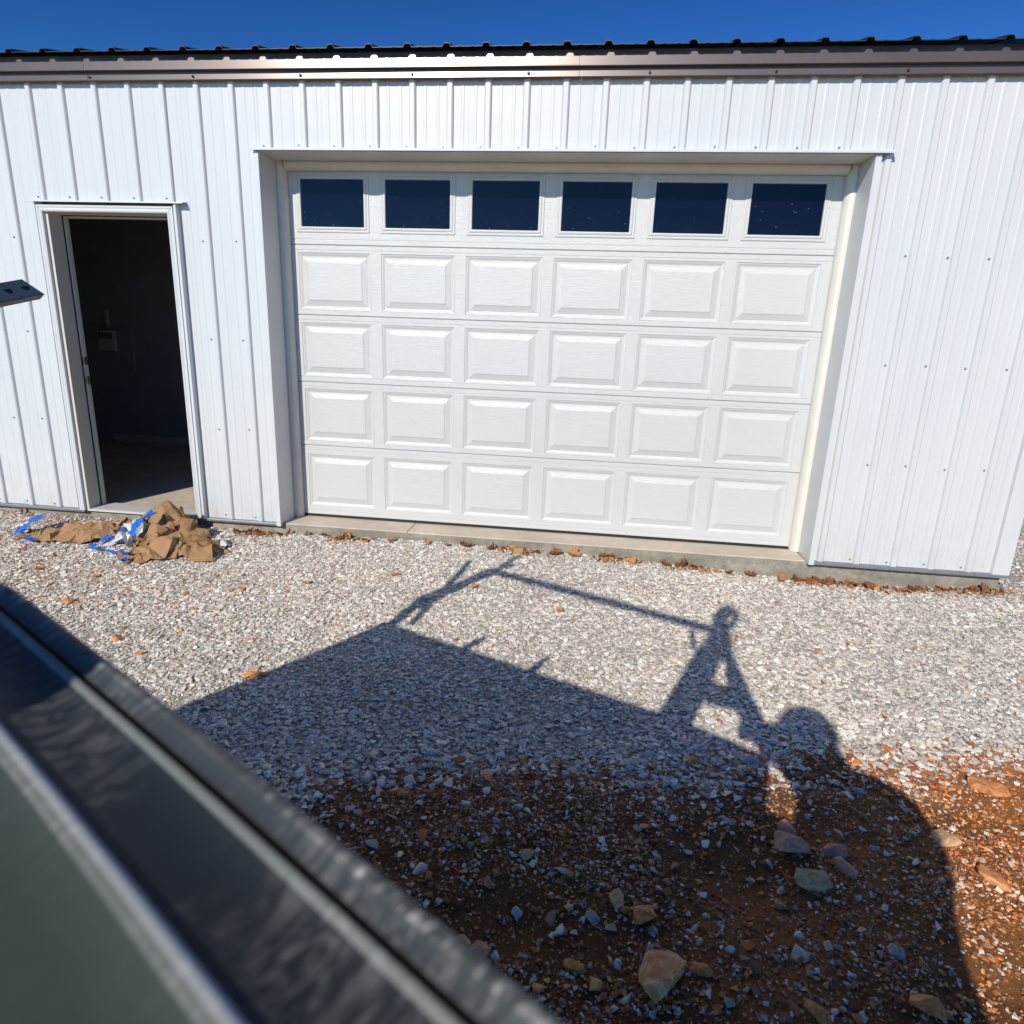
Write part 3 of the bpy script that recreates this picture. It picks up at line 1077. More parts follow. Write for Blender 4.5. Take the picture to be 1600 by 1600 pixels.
# ---- dead leaves along the foundation and on the gravel
leaf_spots = [
 (1.30, -.03, 1.1, 'leaf_brown', 'brown curled leaf left of the garage opening against the concrete'),
 (1.38, -.05, .9, 'leaf_brown', 'flat brown leaf lying under the corner of the garage opening'),
 (1.59, -.02, 1.1, 'leaf_orange', 'tan leaf just inside the left end of the garage apron'),
 (1.73, -.02, .7, 'leaf_brown', 'small dark standing leaf against the apron near its left end'),
 (1.85, -.02, .8, 'leaf_brown', 'dark leaf bent like a tent against the apron'),
 (2.02, -.02, 1.2, 'leaf_orange', 'orange folded leaf against the apron left of its joint'),
 (2.36, -.05, 1.0, 'leaf_orange', 'lone orange leaf standing just past the apron joint'),
 (2.62, -.04, .8, 'leaf_orange', 'pale tan leaf right of the apron joint'),
 (2.76, -.05, .9, 'leaf_orange', 'orange leaf under the second panel column'),
]
ords = ['first', 'second', 'third', 'fourth', 'fifth', 'sixth']
thirds = ['left third', 'middle', 'right third']
for (c_i, t_i, dx_) in ((2, 0, 0), (2, 1, .02), (2, 2, -.03), (3, 0, .04), (3, 1, 0), (3, 2, .03), (4, 0, 0), (4, 1, .03), (4, 2, -.02), (5, 0, .03), (5, 1, 0), (5, 2, .04)):
    x = 1.637 + .5836 * c_i + .09 + .17 * t_i + dx_
    mt = 'leaf_brown' if (c_i + t_i) % 3 != 1 else 'leaf_orange'
    leaf_spots.append((x, -.02 - rnd.random() * .04, rnd.uniform(1.1, 1.75), mt, ('dark brown' if mt == 'leaf_brown' else 'orange tan') + ' dead leaf below the ' + thirds[t_i] + ' of the ' + ords[c_i] + ' door panel column'))
for k in range(5):
    x = 23.4 * P + k * P + rnd.uniform(-.03, .03)
    mt = 'leaf_orange' if k % 2 else 'leaf_brown'
    leaf_spots.append((x, -.03 - rnd.random() * .05, rnd.uniform(1.0, 1.5), mt, 'dead leaf at the foundation under the ' + ords[k] + ' rib right of the garage opening'))
for (x, y, lab) in ((1.73, -.93, 'orange scrap on sunlit gravel right of the paper bundle, nearer the camera'), (2.56, -.61, 'orange scrap on sunlit gravel left of the rack shadow'), (3.07, -.68, 'orange scrap just under the bar shadow near its left end'), (.40, -.90, 'orange scrap on gravel in front of the low paper sheet'), (.80, -.92, 'orange scrap on gravel in front of the tall paper bundle'), (2.08, -.8, 'orange scrap on sunlit gravel midway between paper and rack shadow'), (-.54, .0, 'orange leaf against the wall left of the open doorway'), (3.6, -.9, 'orange scrap framed between bar shadow and big shadow')):
    leaf_spots.append((x, y, rnd.uniform(.55, .8), 'leaf_orange', lab))
for i, (x, y, sc_, mt, lab) in enumerate(leaf_spots):
    r = random.Random(i)
    nu, nv_ = 7, 9
    vs, fs = [], []
    lobes = r.uniform(2.5, 4)
    ph = r.uniform(0, 6)
    cu, tw = r.uniform(18, 42), r.uniform(-14, 14)
    for a in range(nv_):
        v = a / (nv_ - 1)
        wd = .022 * math.sin(math.pi * min(.97, v * .95 + .03)) ** .6 * (1 + .30 * math.sin(v * lobes * 6.28 + ph))
        for b in range(nu):
            u = b / (nu - 1) * 2 - 1
            X_ = u * wd
            Y_ = (v - .5) * .065
            vs.append((X_ * sc_, Y_ * sc_, sc_ * (cu * X_ * X_ * 1.2 + tw * X_ * Y_ + 9 * Y_ * Y_ + .0025 * math.sin(9 * v + 5 * u + ph))))
    for a in range(nv_ - 1):
        for b in range(nu - 1):
            q0 = a * nu + b
            fs.append((q0, q0 + 1, q0 + nu + 1, q0 + nu))
    o = MB().add(vs, fs).build('dead_leaf', MAT[mt])
    o.modifiers.new('thick', 'SOLIDIFY').thickness = .0006
    flat_one = lab.startswith('orange scrap')
    lift = .004 if flat_one else .012
    o.location = (x, y, float(gz(x, y)) + lift + .006)
    o.rotation_euler = (r.uniform(-.2, 1.1), r.uniform(-.5, .5), r.uniform(0, 6.28)) if not flat_one else (r.uniform(-.3, .3), r.uniform(-.3, .3), r.uniform(0, 6.28))
    o['category'] = 'leaf'
    o['group'] = 'orange scraps on the gravel' if flat_one else 'dead leaves along the concrete'
    o['label'] = lab

# shredded leaf bits drifted against the foundation
n_ = 900
lx_ = np.concatenate([npr.normal(c_, .10, n_ // 9) for c_ in (1.35, 2.05, 3.3, 3.95, 4.45, 5.25, 5.55, 5.85, 6.25)])
ly_ = -.012 - np.abs(npr.normal(0, .035, len(lx_)))
xy = np.stack([np.clip(lx_, 1.2, 6.5), ly_], -1)
pal_ = np.array([(.13, .05, .02), (.24, .10, .035), (.40, .18, .06), (.50, .28, .12)])
scatter('leaf_litter', xy, sizes(len(xy), .013, .4), pal_[npr.integers(0, 4, len(xy))], 61, sink=-.1, flat=.13, tilt=.7)
# twigs
for i, (p, q_, lab) in enumerate([((3.364, -2.311), (3.365, -2.433), 'dry twig pointing at the camera on the dirt below the grey gravel'),
                                 ((4.655, -2.262), (4.700, -2.36), 'pale splinter of wood in shaded dirt below the head shadow'),
                                 ((3.943, -2.70), (4.02, -2.76), 'thin straw lying beyond the rounded orange topped rock')]):
    z0 = float(gz(*p)) + .012; z1 = float(gz(*q_)) + .010
    mid = ((p[0] + q_[0]) / 2 + .006, (p[1] + q_[1]) / 2, (z0 + z1) / 2 + .004)
    rr = (.004, .005, .0018)[i]
    o = MB().tube([(*p, z0), mid, (*q_, z1)], [rr * .6, rr, rr * .4], 7).build('twig', MAT['dry_twig'], smooth=True)
    o['label'] = lab; o['category'] = 'twig'

# ------------------------------------------------------------------ crumpled masking paper
def paper(name, parent, center, ang, lx, ly, hgt, seed, mat, amp=.05, dome=None, bend=0, cells=(7, 5), **props):
    """a crumpled sheet: a net of random flat facets, broken twice more into smaller creases"""
    r = np.random.default_rng(seed)
    nu, nv_ = cells
    ca, sa = math.cos(ang), math.sin(ang)
    Vv, idx_ = [], {}
    for j in range(nv_ + 1):
        for i in range(nu + 1):
            u = -1 + 2 * i / nu
            v = -1 + 2 * j / nv_
            eu = .36 * r.uniform(-1, 1) * 2 / nu
            ev = .36 * r.uniform(-1, 1) * 2 / nv_
            u2, v2_ = u + eu, v + ev
            hump = float(dome(np.array(u2), np.array(v2_))) if dome else max(1 - (u2 * u2 + v2_ * v2_) * .8, 0) * hgt
            z = hump + r.uniform(-.4, .6) * amp * (.45 + min(1, hump / max(hgt, .01)))
            idx_[i, j] = len(Vv)
            Vv.append([u2 * lx + r.normal() * amp * .25, v2_ * ly + r.normal() * amp * .25 + bend * (u2 * lx) ** 2, max(z, .002)])
    T = []
    for j in range(nv_):
        for i in range(nu):
            a_, b_, c_, d_ = idx_[i, j], idx_[i + 1, j], idx_[i + 1, j + 1], idx_[i, j + 1]
            T += [(a_, b_, c_), (a_, c_, d_)] if r.random() < .5 else [(a_, b_, d_), (b_, c_, d_)]
    for lev, k_ in ((0, .25), (1, .06), (2, .014)):
        mids, T2 = {}, []
        def mid(a_, b_):
            key = (min(a_, b_), max(a_, b_))
            if key not in mids:
                p, q_ = np.array(Vv[a_]), np.array(Vv[b_])
                mids[key] = len(Vv)
                o_ = r.normal(size=3) * amp * k_ * (.5 + .6 * (r.random() < .4) * 2)
                mm_ = (p + q_) / 2 + o_ * np.array([.6, .6, 1])
                mm_[2] = max(mm_[2], .001)
                Vv.append(list(mm_))
            return mids[key]
        for a_, b_, c_ in T:
            x_, y_, z_ = mid(a_, b_), mid(b_, c_), mid(c_, a_)
            T2 += [(a_, x_, z_), (x_, b_, y_), (z_, y_, c_), (x_, y_, z_)]
        T = T2
    V = np.array(Vv)
    wx = center[0] + V[:, 0] * ca - V[:, 1] * sa
    wy = center[1] + V[:, 0] * sa + V[:, 1] * ca
    wz = gz(wx, wy) + .012 + V[:, 2]
    W = np.stack([wx - parent.location.x, wy - parent.location.y, wz - parent.location.z], -1)
    me = bpy.data.meshes.new(name)
    raw_mesh(me, W, np.array(T), 3)
    me.materials.append(MAT[mat])
    o = bpy.data.objects.new(name, me)
    COL.objects.link(o)
    o.parent = parent
    o.modifiers.new('thick', 'SOLIDIFY').thickness = .0012
    for k_, v_ in props.items():
        o[k_] = v_
    return o

def tape(parent, pts, wd, seed, **props):
    """a crinkled tape ribbon along world points (x, y, height over ground)"""
    r = random.Random(seed)
    P_ = [Vector(p) for p in pts]
    vs = []
    N_ = 26
    for k in range(N_):
        t_ = k / (N_ - 1) * (len(P_) - 1)
        i_ = min(int(t_), len(P_) - 2)
        fr_ = t_ - i_
        c = P_[i_].lerp(P_[i_ + 1], fr_)
        dv = (P_[i_ + 1] - P_[i_]).normalized()
        sd = Vector((-dv.y, dv.x, 0)).normalized()
        c = c + Vector((r.uniform(-1, 1), r.uniform(-1, 1), r.uniform(-.4, 1))) * .004
        tl = .35 * math.sin(k * .5 + seed) + r.uniform(-.15, .15)
        for s_ in (-1, -.2, .5, 1):
            q_ = c + sd * wd * s_ * math.cos(tl) + Vector((0, 0, 1)) * (wd * s_ * math.sin(tl) + r.uniform(0, .005))
            q_.z = max(q_.z, .004) + float(gz(q_.x, q_.y)) + .012
            vs.append(q_ - parent.location)
    fs = [(4 * k + j, 4 * k + j + 1, 4 * k + 5 + j, 4 * k + 4 + j) for k in range(N_ - 1) for j in range(3)]
    o = MB().add(vs, fs).build('painters_tape', MAT['blue_tape'], parent)
    o.modifiers.new('thick', 'SOLIDIFY').thickness = .001
    for k_, v_ in props.items():
        o[k_] = v_
    return o

left = thing('masking_paper', 'long low crumpled brown paper sheet with a blue taped end, left of the bundle', 'paper', (.25, -.38, -.08))
def dome_left(u, v):
    return .065 * np.clip(1 - v ** 2, 0, 1) ** .7 * (.75 + .45 * np.sin(u * 2.2 + .4)) * np.clip((1.02 - np.abs(u)) * 3, .15, 1)
paper('paper_sheet', left, (.20, -.40), .16, .37, .095, .07, 5, 'kraft_paper', amp=.055, dome=dome_left, bend=.25, cells=(9, 3))
paper('paper_fold', left, (.34, -.35), .35, .20, .08, .09, 9, 'kraft_paper', amp=.05, cells=(5, 3))
paper('paper_fold', left, (.50, -.24), .8, .085, .05, .12, 15, 'kraft_paper', amp=.05, cells=(3, 2))
tape(left, [(-.10, -.26, .10), (-.15, -.31, .08), (-.18, -.38, .04), (-.17, -.45, .01)], .026, 1)
tape(left, [(-.08, -.30, .10), (-.13, -.38, .07), (-.15, -.44, .03)], .022, 2)
tape(left, [(-.07, -.50, .012), (0, -.53, .014), (.05, -.54, .012)], .020, 3)
right = thing('masking_paper', 'tall crumpled bundle of brown paper with white film and blue tape by the open doorway', 'paper', (.90, -.40, -.08))
def dome_big(u, v):
    return .20 * np.clip(1.0 - 1.05 * ((u + .1) ** 2 + (v * .95) ** 2), 0, 1) ** .6
paper('paper_sheet', right, (.80, -.22), -.15, .25, .16, .22, 21, 'kraft_paper', amp=.085, dome=dome_big, cells=(6, 4))
paper('paper_fold', right, (1.08, -.42), -.42, .26, .12, .08, 23, 'kraft_paper', amp=.08, cells=(6, 3))
paper('paper_fold', right, (.98, -.56), .45, .20, .10, .07, 27, 'kraft_paper', amp=.085, cells=(5, 3))
paper('paper_fold', right, (.88, -.42), 1.0, .15, .12, .14, 29, 'kraft_paper', amp=.09, cells=(4, 3))
paper('film_sheet', right, (.66, -.34), 1.1, .14, .07, .13, 33, 'white_film', amp=.07, cells=(4, 3))
paper('film_sheet', right, (1.24, -.32), -.5, .09, .035, .03, 37, 'white_film', amp=.04, cells=(4, 2))
paper('paper_fold', right, (.57, -.44), .6, .10, .04, .05, 39, 'white_film', amp=.04, cells=(3, 2))
tape(right, [(.82, -.38, .22), (.78, -.43, .19), (.75, -.48, .15), (.74, -.52, .10)], .030, 4)
tape(right, [(.84, -.38, .21), (.80, -.42, .20), (.76, -.44, .17)], .026, 12)
tape(right, [(.62, -.42, .10), (.56, -.47, .07), (.51, -.53, .03), (.48, -.57, .012)], .020, 5)
tape(right, [(.48, -.58, .010), (.62, -.60, .010), (.76, -.65, .012)], .012, 6)
tape(right, [(.72, -.62, .02), (.80, -.68, .03), (.86, -.70, .05)], .022, 7)
tape(right, [(.76, -.66, .02), (.83, -.73, .015), (.88, -.74, .03)], .020, 8)

# ------------------------------------------------------------------ trailer box whose top rail runs past the camera
E_ = Vector((-.86, .51, 0)).normalized()         # along the rail, away from the camera
N_v = Vector((.51, .86, 0)).normalized()         # towards the building
trl = thing('utility_trailer', 'dusty grey green enclosed trailer whose seamed top edge crosses the near left corner', 'trailer', (0, 0, 0))
TOP = 1.262
def along(s, p, z):
    """point at s metres along the rail from the camera, p towards the building; the far end bows out a little"""
    bow = -.115 * max(0, s - .30) * 1.0 if s > .30 else 0
    bow2 = -.06 * (max(0, .16 - s)) ** 1.6
    return CAM.x + E_.x * s + N_v.x * (p + bow + bow2), CAM.y + E_.y * s + N_v.y * (p + bow + bow2), z
SS = [-.086, -.04, -.02, 0, .04, .08, .12, .16, .20, .25, .30, .36, .45, .6, .8, 1.0, 1.3, 1.6, 1.87]
def extr(prof, name, mat, smooth=True, ss=SS, **kw):
    m = MB()
    n = len(prof)
    vs = [along(s, p, z) for s in ss for (p, z) in prof]
    fs = [(k * n + i, k * n + i + 1, (k + 1) * n + i + 1, (k + 1) * n + i) for k in range(len(ss) - 1) for i in range(n - 1)]
    m.add(vs, fs)
    o = m.build(name, mat, trl, smooth=smooth)
    return o
# outer wall and rolled outer lip
extr([(.058, .55), (.0595, 1.20), (.0615, 1.235), (.0675, 1.246), (.0712, 1.254), (.0715, 1.2585), (.0700, 1.2618)], 'outer_lip', MAT['seam_light'])
extr([(.0700, 1.2618), (.0688, 1.2627), (.0672, 1.2630), (.0662, 1.2626)], 'flange_edge', MAT['edge_dust'])
extr([(.0662, 1.2626), (.0655, 1.2622), (.0640, 1.2612), (.0622, 1.2606)], 'top_flange', MAT['grey_paint'])
extr([(.0622, 1.2606), (.0617, 1.2585), (.0610, 1.2583), (.0606, 1.2600)], 'seam_gap', MAT['black_rubber'])
extr([(.0606, 1.2600), (.0602, 1.2613), (.0594, 1.2617), (.0586, 1.2612), (.0578, 1.2602)], 'seam_bead', MAT['sheen_smear_low'])
extr([(.0578, 1.2602), (.0560, 1.2592), (.050, 1.2582), (.044, 1.2584), (.0385, 1.2600)], 'gasket_band', MAT['dusty_black'])
extr([(.0385, 1.2600), (.0380, 1.2612), (.0368, 1.2616)], 'lid_bead_sheen', MAT['sheen_blue'])  # painted highlight, stepping down over these strips into the lid colour
extr([(.0368, 1.2616), (.0360, 1.2616), (.0352, 1.2614)], 'lid_bead_sheen', MAT['sheen_mid'])
extr([(.0352, 1.2614), (.034, 1.2611), (.033, 1.2606)], 'lid_bead_sheen', MAT['sheen_smear_low'])
extr([(.033, 1.2606), (.029, 1.2590), (.022, 1.2583), (.0, 1.258), (-.3, 1.257)], 'lid_edge', MAT['green_grey_paint'])
# lid, walls
K = [along(-.086, -.3, 0), along(1.87, -.3, 0)]
a0, a1 = Vector(along(-.086, -.299, 1.257)), Vector(along(1.87, -.299, 1.257))
b0, b1 = a0 - N_v * 1.25, a1 - N_v * 1.25
lv = [Vector(along(s_, -.2995, 1.257)) for s_ in SS]
m = MB().add([p for q_ in lv for p in (q_, q_ - N_v * 1.25)], [(2 * i, 2 * i + 1, 2 * i + 3, 2 * i + 2) for i in range(len(lv) - 1)])
m.build('lid_sheet', MAT['green_grey_paint'], trl)
f0, f1 = Vector(along(-.086, .055, 0)), Vector(along(1.87, .055, 0))
mid_pts = [Vector(along(s, .055, 0)) for s in SS]
c0, c1 = b0.copy(), b1.copy()
def wall(pA, pB, za, zb, nm):
    mm_ = MB().add([(pA.x, pA.y, za), (pB.x, pB.y, za), (pB.x, pB.y, zb), (pA.x, pA.y, zb)], [(0, 1, 2, 3)])
    o = mm_.build(nm, MAT['green_grey_paint'], trl)
    o.modifiers.new('thick', 'SOLIDIFY').thickness = .02
    return o
m = MB()
vs = [(p.x, p.y, z) for p in mid_pts for z in (.38, 1.2)]
m.add(vs, [(2 * i, 2 * i + 2, 2 * i + 3, 2 * i + 1) for i in range(len(mid_pts) - 1)])
m.build('side_panel', MAT['green_grey_paint'], trl)
wall(f0, c0, .38, 1.256, 'end_panel')
wall(f1, c1, .38, 1.256, 'end_panel')
wall(c0, c1, .38, 1.256, 'side_panel')
m = MB().add([(f0.x, f0.y, .38), (f1.x, f1.y, .38), (c1.x, c1.y, .38), (c0.x, c0.y, .38)], [(0, 1, 2, 3)])
m.build('floor_pan', MAT['rack_steel'], trl)
# unseen box added at the near end to block a stripe of sun
mc = (f0 + c0) / 2
m = MB().obox((mc.x - E_.x * .10, mc.y - E_.y * .10, .78), E_, N_v, Vector((0, 0, 1)), .10, .70, .37)
m.build('shade_box', MAT['green_grey_paint'], trl, bevel=.02)
# wheels
for sgn in (0, 1):
    base = (Vector(along(.9, .0, 0)) - N_v * (.06 if sgn == 0 else 1.42))
    c = Vector((base.x, base.y, .16))
    th = []
    R_ = .31
    for nm, r0, r1, w_, mt in (('tyre', .18, R_, .09, 'tyre'), ('rim', .0, .185, .075, 'galv_grey')):
        m = MB()
        prof = [(r0, -w_), (r1 * .93, -w_), (r1, -w_ * .7), (r1, w_ * .7), (r1 * .93, w_), (r0, w_)]
        n = 28
        vs = [(c.x + N_v.x * y_ + E_.x * r_ * math.cos(2 * math.pi * k / n), c.y + N_v.y * y_ + E_.y * r_ * math.cos(2 * math.pi * k / n), c.z + r_ * math.sin(2 * math.pi * k / n)) for k in range(n) for (r_, y_) in prof]
        q_ = len(prof)
        fs = [(k * q_ + i, k * q_ + (i + 1) % q_, ((k + 1) % n) * q_ + (i + 1) % q_, ((k + 1) % n) * q_ + i) for k in range(n) for i in range(q_)]
        m.add(vs, fs)
        o = m.build(nm, MAT[mt], trl if nm == 'tyre' else o_t, smooth=False)
        if nm == 'tyre':
            o_t = o
# drawbar at the far end
m = MB()
tip = (f1 + c1) / 2 + E_ * .9
for q_ in (f1, c1):
    m.tube([(q_.x, q_.y, .42), (tip.x, tip.y, .38)], .035, 8)
m.build('drawbar', MAT['rack_steel'], trl)

# ---- rack standing on the trailer
rack = thing('trailer_rack', 'dark steel rack on the trailer with a slotted strut reaching in from the left', 'rack', (0, 0, 0))
RS = MAT['rack_steel']
MB().tube([(3.36, -4.38, 1.255), (3.40, -4.33, 1.45), (3.47, -4.24, 1.68), (3.545, -4.14, 1.90)], [.074, .074, .070, .050], 12).build('post', RS, rack, smooth=True)
lp = Vector(along(1.80, .03, 1.255))
MB().tube([lp, (2.08, -3.37, 1.45), (2.24, -3.54, 1.88)], .034, 10).build('post', RS, rack, smooth=True)
MB().tube([(2.20, -3.52, 1.88), (2.9, -3.84, 1.88), (3.56, -4.14, 1.88)], .027, 10).build('side_bar', RS, rack, smooth=True)
MB().tube([(2.38, -3.22, 1.88), (2.24, -3.54, 1.88), (1.9, -4.15, 1.88)], .020, 10).build('cross_bar', RS, rack, smooth=True)
MB().tube([(2.07, -3.40, 1.33), (2.30, -3.12, 1.60), (2.42, -3.20, 1.75), (2.30, -3.44, 1.88)], .020, 8).build('brace', RS, rack, smooth=True)
MB().tube([(3.50, -4.18, 1.78), (3.42, -4.17, 1.76), (3.40, -4.10, 1.86)], .016, 8).build('brace', RS, rack, smooth=True)
MB().tube([(3.47, -4.25, 1.60), (3.54, -4.27, 1.55), (3.63, -4.27, 1.54), (3.67, -4.265, 1.55)], [.03, .055, .055, .03], 12).build('winch', RS, rack, smooth=True)
# loop hook above the post
MB().tube([(3.57 + .048 * math.cos(t_), -4.10 + .02 * math.cos(t_), 1.975 + .080 * math.sin(t_)) for t_ in np.linspace(0, 2 * math.pi, 20, endpoint=False)], [.042 if math.cos(t_) < .1 else .020 for t_ in np.linspace(0, 2 * math.pi, 20, endpoint=False)], 8, closed=True).build('loop_hook', RS, rack, smooth=True)
for s_ in (1.17, 1.62):
    p = Vector(along(s_ * .82, .055, 1.255))
    MB().tube([p, p + Vector((.02, .02, .05)), p + Vector((.04, .03, .09))], [.026, .020, .010], 8).build('tie_hook', RS, rack, smooth=True)

# slotted strut channel: T tip, B root
T_ = Vector((2.2818, -2.6919, 1.4421))
B_ = Vector((2.190, -3.400, 1.2745))
u_ = (B_ - T_).normalized()
# outward normal of the slotted web faces the camera and down a little
toC = (CAM - T_).normalized()
nrm = (toC - u_ * toC.dot(u_)).normalized()
upv = u_.cross(nrm).normalized()
if upv.z < 0:
    upv = -upv
# tilt the web about the strut axis
tl = math.radians(24)
n2 = (nrm * math.cos(tl) + upv * math.sin(tl)).normalized()
v2 = (upv * math.cos(tl) - nrm * math.sin(tl)).normalized()
HW, DP, TK = .0235, .021, .003
L_ = (B_ - T_).length
m = MB()
slots = []
pitch, sl_len, sl_w = .046, .013, .0065
edges_u = [0.0]
k = 0
c_ = .020
while c_ + sl_len < L_:
    slots.append(c_)
    c_ += pitch
def PT(a, b, c):
    return T_ + u_ * (a + .55 * b) + v2 * b + n2 * c
# web with real slot holes (octagonal ends)
def hole(cu):
    return [(cu + sl_len * .5 * math.cos(t) + (.004 if math.cos(t) > 0 else -.004), sl_w * math.sin(t)) for t in [math.pi / 8 + k * math.pi / 4 for k in range(8)]]
pos = 0.0
for cu in slots:
    nxt = cu + pitch / 2 if cu != slots[-1] else L_
    H = hole(cu)
    outer = [(nxt, HW * .45), (nxt - (nxt - pos) * .25, HW), (pos + (nxt - pos) * .25, HW), (pos, HW * .45), (pos, -HW * .45), (pos + (nxt - pos) * .25, -HW), (nxt - (nxt - pos) * .25, -HW), (nxt, -HW * .45)]
    corner = [(nxt, HW), (pos, HW), (pos, -HW), (nxt, -HW)]
    for side in (0, -TK):
        vs = [PT(a, b, side) for a, b in H] + [PT(a, b, side) for a, b in outer] + [PT(a, b, side) for a, b in corner]
        fs = [(i, (i + 1) % 8, 8 + (i + 1) % 8, 8 + i) for i in range(8)]
        fs += [(8, 16, 9), (10, 17, 11), (12, 18, 13), (14, 19, 15)]
        m.add(vs, fs)
    vs = [PT(a, b, 0) for a, b in H] + [PT(a, b, -TK) for a, b in H]
    m.add(vs, [(i, (i + 1) % 8, 8 + (i + 1) % 8, 8 + i) for i in range(8)])
    pos = nxt
# legs and returned lips of the channel
for s_ in (-1, 1):
    for (b0_, b1_, c0_, c1_) in ((HW, HW - TK, .0, -DP), (HW, HW - .012, -DP, -DP - TK)):
        bb = [b0_ * s_, b1_ * s_]
        vs = [PT(a, b, c) for a in (0, L_) for b in bb for c in (c0_, c1_)]
        m.add(vs, [(0, 1, 3, 2), (4, 6, 7, 5), (0, 4, 5, 1), (2, 3, 7, 6), (0, 2, 6, 4), (1, 5, 7, 3)])
vs = [PT(a, b, -.006 - c) for a in (.0005, L_) for b in (-HW + .0035, HW - .0035) for c in (0, .004)]
m.add(vs, [(0, 1, 3, 2), (4, 6, 7, 5), (0, 4, 5, 1), (2, 3, 7, 6), (0, 2, 6, 4), (1, 5, 7, 3)])
m.build('slotted_strut', MAT['strut_blue'], rack)
# plain backing inside the strut so that slots look dark
# ------------------------------------------------------------------ photographer
per = thing('person', 'photographer in a dark jacket leaning at the trailer end, arm raised to the rack', 'person', (3.98, -4.56, -.15))
def body():
    J = {}
    pts = [('pelvis', (4.03, -4.66, .82), .165), ('waist', (4.02, -4.63, .98), .150), ('chest', (4.00, -4.58, 1.16), .165), ('upper', (3.985, -4.56, 1.27), .145),
           ('neck', (3.955, -4.55, 1.37), .062), ('headb', (3.905, -4.545, 1.45), .090), ('head', (3.860, -4.54, 1.545), .106), ('crown', (3.855, -4.545, 1.60), .086),
           ('ls', (3.875, -4.545, 1.375), .058), ('le', (3.70, -4.40, 1.475), .042), ('lw', (3.59, -4.20, 1.74), .030), ('lh', (3.565, -4.165, 1.82), .036),
           ('rs', (4.18, -4.53, 1.285), .075), ('re', (4.26, -4.42, 1.04), .055), ('rw', (4.00, -4.345, 1.20), .036), ('rh', (3.91, -4.325, 1.285), .036),
           ('lhip', (3.93, -4.67, .74), .108), ('lk', (3.90, -4.62, .34), .068), ('la', (3.89, -4.70, -.05), .048), ('lt', (3.87, -4.53, -.11), .042),
           ('rhip', (4.13, -4.67, .74), .108), ('rk', (4.17, -4.63, .34), .068), ('ra', (4.18, -4.72, -.05), .048), ('rt', (4.20, -4.55, -.11), .042)]
    E2 = [('pelvis', 'waist'), ('waist', 'chest'), ('chest', 'upper'), ('upper', 'neck'), ('neck', 'headb'), ('headb', 'head'), ('head', 'crown'),
          ('upper', 'ls'), ('ls', 'le'), ('le', 'lw'), ('lw', 'lh'), ('upper', 'rs'), ('rs', 're'), ('re', 'rw'), ('rw', 'rh'),
          ('pelvis', 'lhip'), ('lhip', 'lk'), ('lk', 'la'), ('la', 'lt'), ('pelvis', 'rhip'), ('rhip', 'rk'), ('rk', 'ra'), ('ra', 'rt')]
    names = [p[0] for p in pts]
    co = [Vector(p[1]) for p in pts]
    rad = [p[2] for p in pts]
    ed = [(names.index(a), names.index(b)) for a, b in E2]
    # fingers: short chains from the hands
    def fingers(h, fwd, side, curl, spread):
        base = co[names.index(h)]
        for k_, ln in enumerate((.030, .034, .031, .026)):
            root = base + side * (.012 * (k_ - 1.5) * 1.5) + fwd * .03
            prev = names.index(h)
            d_ = fwd.copy()
            for j in range(3):
                co.append(root); rad.append(.009 - .0012 * j)
                ed.append((prev, len(co) - 1)); prev = len(co) - 1
                d_ = (d_ + curl * .75).normalized()
                root = root + d_ * ln
        prev = names.index(h)
        root = base - side * .03 + fwd * .0
        d_ = (fwd - side * .8).normalized()
        for j in range(2):
            root = root + d_ * .026
            co.append(root); rad.append(.010 - .0015 * j)
            ed.append((prev, len(co) - 1)); prev = len(co) - 1
            d_ = (d_ + curl * .5).normalized()
    fingers('lh', Vector((0, .35, .9)).normalized(), Vector((.9, .1, 0)), Vector((-.3, .6, -.6)), 0)
    fingers('rh', Vector((-.9, .25, .3)).normalized(), Vector((.1, .1, .95)), Vector((-.2, .6, .1)), 0)
    me = bpy.data.meshes.new('body')
    me.from_pydata([c - per.location for c in co], ed, [])
    me.materials.append(MAT['skin'])
    o = bpy.data.objects.new('body', me)
    COL.objects.link(o)
    sk = o.modifiers.new('skin', 'SKIN')
    sk.use_smooth_shade = True
    sv = me.skin_vertices[0].data
    for i_, r_ in enumerate(rad):
        sv[i_].radius = (r_, r_ * (.8 if names[i_] in ('pelvis', 'waist', 'chest', 'upper') else 1)) if i_ < len(names) else (r_, r_)
    sv[0].use_root = True
    o.modifiers.new('sub', 'SUBSURF').render_levels = 2
    o.modifiers['sub'].levels = 2
    o.parent = per
    return o
body()
def cloth_skel(name, mat, chains):
    co, rad, ed = [], [], []
    key = {}
    for ch in chains:
        prev = None
        for (p, r_) in ch:
            kk = tuple(round(v, 3) for v in p)
            if kk not in key:
                key[kk] = len(co); co.append(Vector(p)); rad.append(r_)
            if prev is not None and prev != key[kk]:
                ed.append((prev, key[kk]))
            prev = key[kk]
    me = bpy.data.meshes.new(name)
    me.from_pydata([c - per.location for c in co], ed, [])
    me.materials.append(MAT[mat])
    o = bpy.data.objects.new(name, me)
    COL.objects.link(o)
    o.modifiers.new('skin', 'SKIN').use_smooth_shade = True
    for i_, r_ in enumerate(rad):
        me.skin_vertices[0].data[i_].radius = (r_, r_)
    me.skin_vertices[0].data[0].use_root = True
    s_ = o.modifiers.new('sub', 'SUBSURF'); s_.levels = 2; s_.render_levels = 2
    o.parent = per
    return o
up_ = ((3.98, -4.56, 1.27), .178)
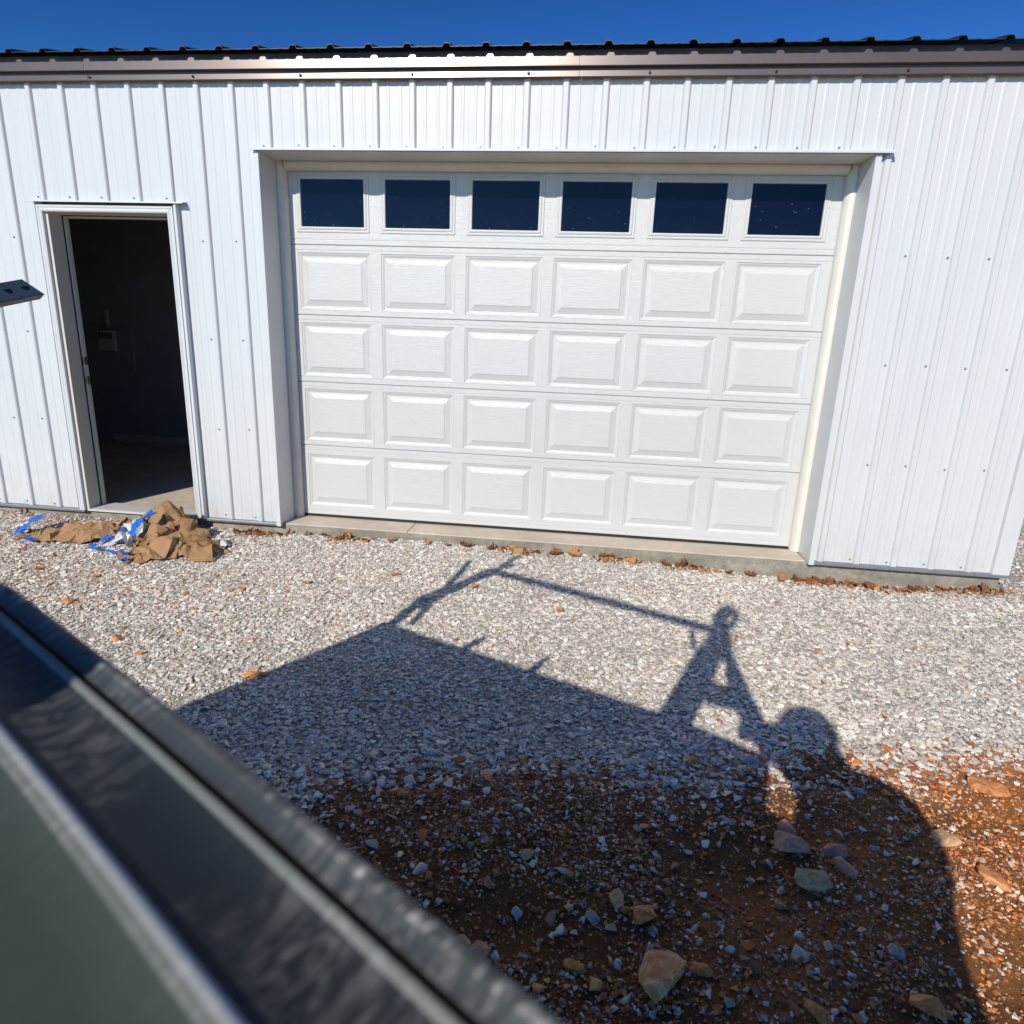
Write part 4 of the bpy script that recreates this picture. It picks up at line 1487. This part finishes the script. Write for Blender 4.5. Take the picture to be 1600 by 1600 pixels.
cloth_skel('jacket', 'jacket', [
    [((3.99, -4.66, .58), .240), ((3.99, -4.65, .82), .275), ((3.99, -4.62, 1.02), .235), up_, ((3.985, -4.555, 1.36), .115), ((3.96, -4.555, 1.42), .085)],
    [up_, ((3.875, -4.545, 1.375), .068), ((3.70, -4.40, 1.475), .052), ((3.60, -4.22, 1.70), .042)],
    [up_, ((4.17, -4.53, 1.27), .092), ((4.265, -4.42, 1.04), .072), ((4.03, -4.35, 1.18), .052)]])
cloth_skel('trousers', 'jeans', [
    [((4.03, -4.66, .80), .175), ((3.93, -4.67, .70), .125), ((3.90, -4.62, .34), .085), ((3.89, -4.69, .0), .070)],
    [((4.03, -4.66, .80), .175), ((4.13, -4.67, .70), .125), ((4.17, -4.63, .34), .085), ((4.18, -4.71, .0), .070)]])
for s_, (ax_, ay_) in ((0, (3.89, -4.70)), (1, (4.18, -4.72))):
    cloth_skel('boot', 'boot', [[((ax_, ay_, .02), .060), ((ax_, ay_ - .01, -.085), .060), ((ax_, ay_ + .10, -.10), .052), ((ax_, ay_ + .19, -.112), .042)]])
# cap of hair, nose, eyes, ears
hc = Vector((3.857, -4.548, 1.565))
m = MB()
ico = bmesh.new()
bmesh.ops.create_icosphere(ico, subdivisions=3, radius=1)
vs = [hc + Vector((v.co.x * .118, v.co.y * .122 - .008, v.co.z * .120 + .006)) for v in ico.verts]
keep = [f for f in ico.faces if f.calc_center_median().z > -.1 or f.calc_center_median().y < -.25]
keep = [f for f in keep if not (f.calc_center_median().y > .45 and f.calc_center_median().z < .45) and f.calc_center_median().z > -.75]
m.add([v - per.location for v in vs], [tuple(v.index for v in f.verts) for f in keep])
hr = m.build('hair', MAT['hair'], per, smooth=True)
hr.modifiers.new('thick', 'SOLIDIFY').thickness = .006
def blob(name, c, r3, mat):
    m = MB()
    m.add([Vector(c) + Vector((v.co.x * r3[0], v.co.y * r3[1], v.co.z * r3[2])) - per.location for v in ico.verts], [tuple(v.index for v in f.verts) for f in ico.faces])
    return m.build(name, MAT[mat], per, smooth=True)
blob('nose', (3.855, -4.430, 1.505), (.014, .020, .024), 'skin')
for s_ in (-1, 1):
    blob('eye', (3.855 + s_ * .032, -4.446, 1.535), (.013, .009, .008), 'interior_pale')
    blob('ear', (3.858 + s_ * .106, -4.545, 1.515), (.012, .020, .030), 'skin')
blob('mouth', (3.857, -4.448, 1.462), (.026, .008, .007), 'rock_orange')

# phone: held behind the camera point
ph = thing('phone', 'black phone held up by the photographer above the trailer end', 'phone', tuple(CAM - FWD * .012 + RIGHT * .055))
m = MB().obox((0, 0, 0), RIGHT, UP, FWD, .078, .036, .004)
m.build('phone_body', MAT['phone_black'], ph, bevel=.003)
m = MB().obox(-FWD * .0045, RIGHT, UP, FWD, .074, .033, .0004)
m.build('screen', MAT['door_glass'], ph)
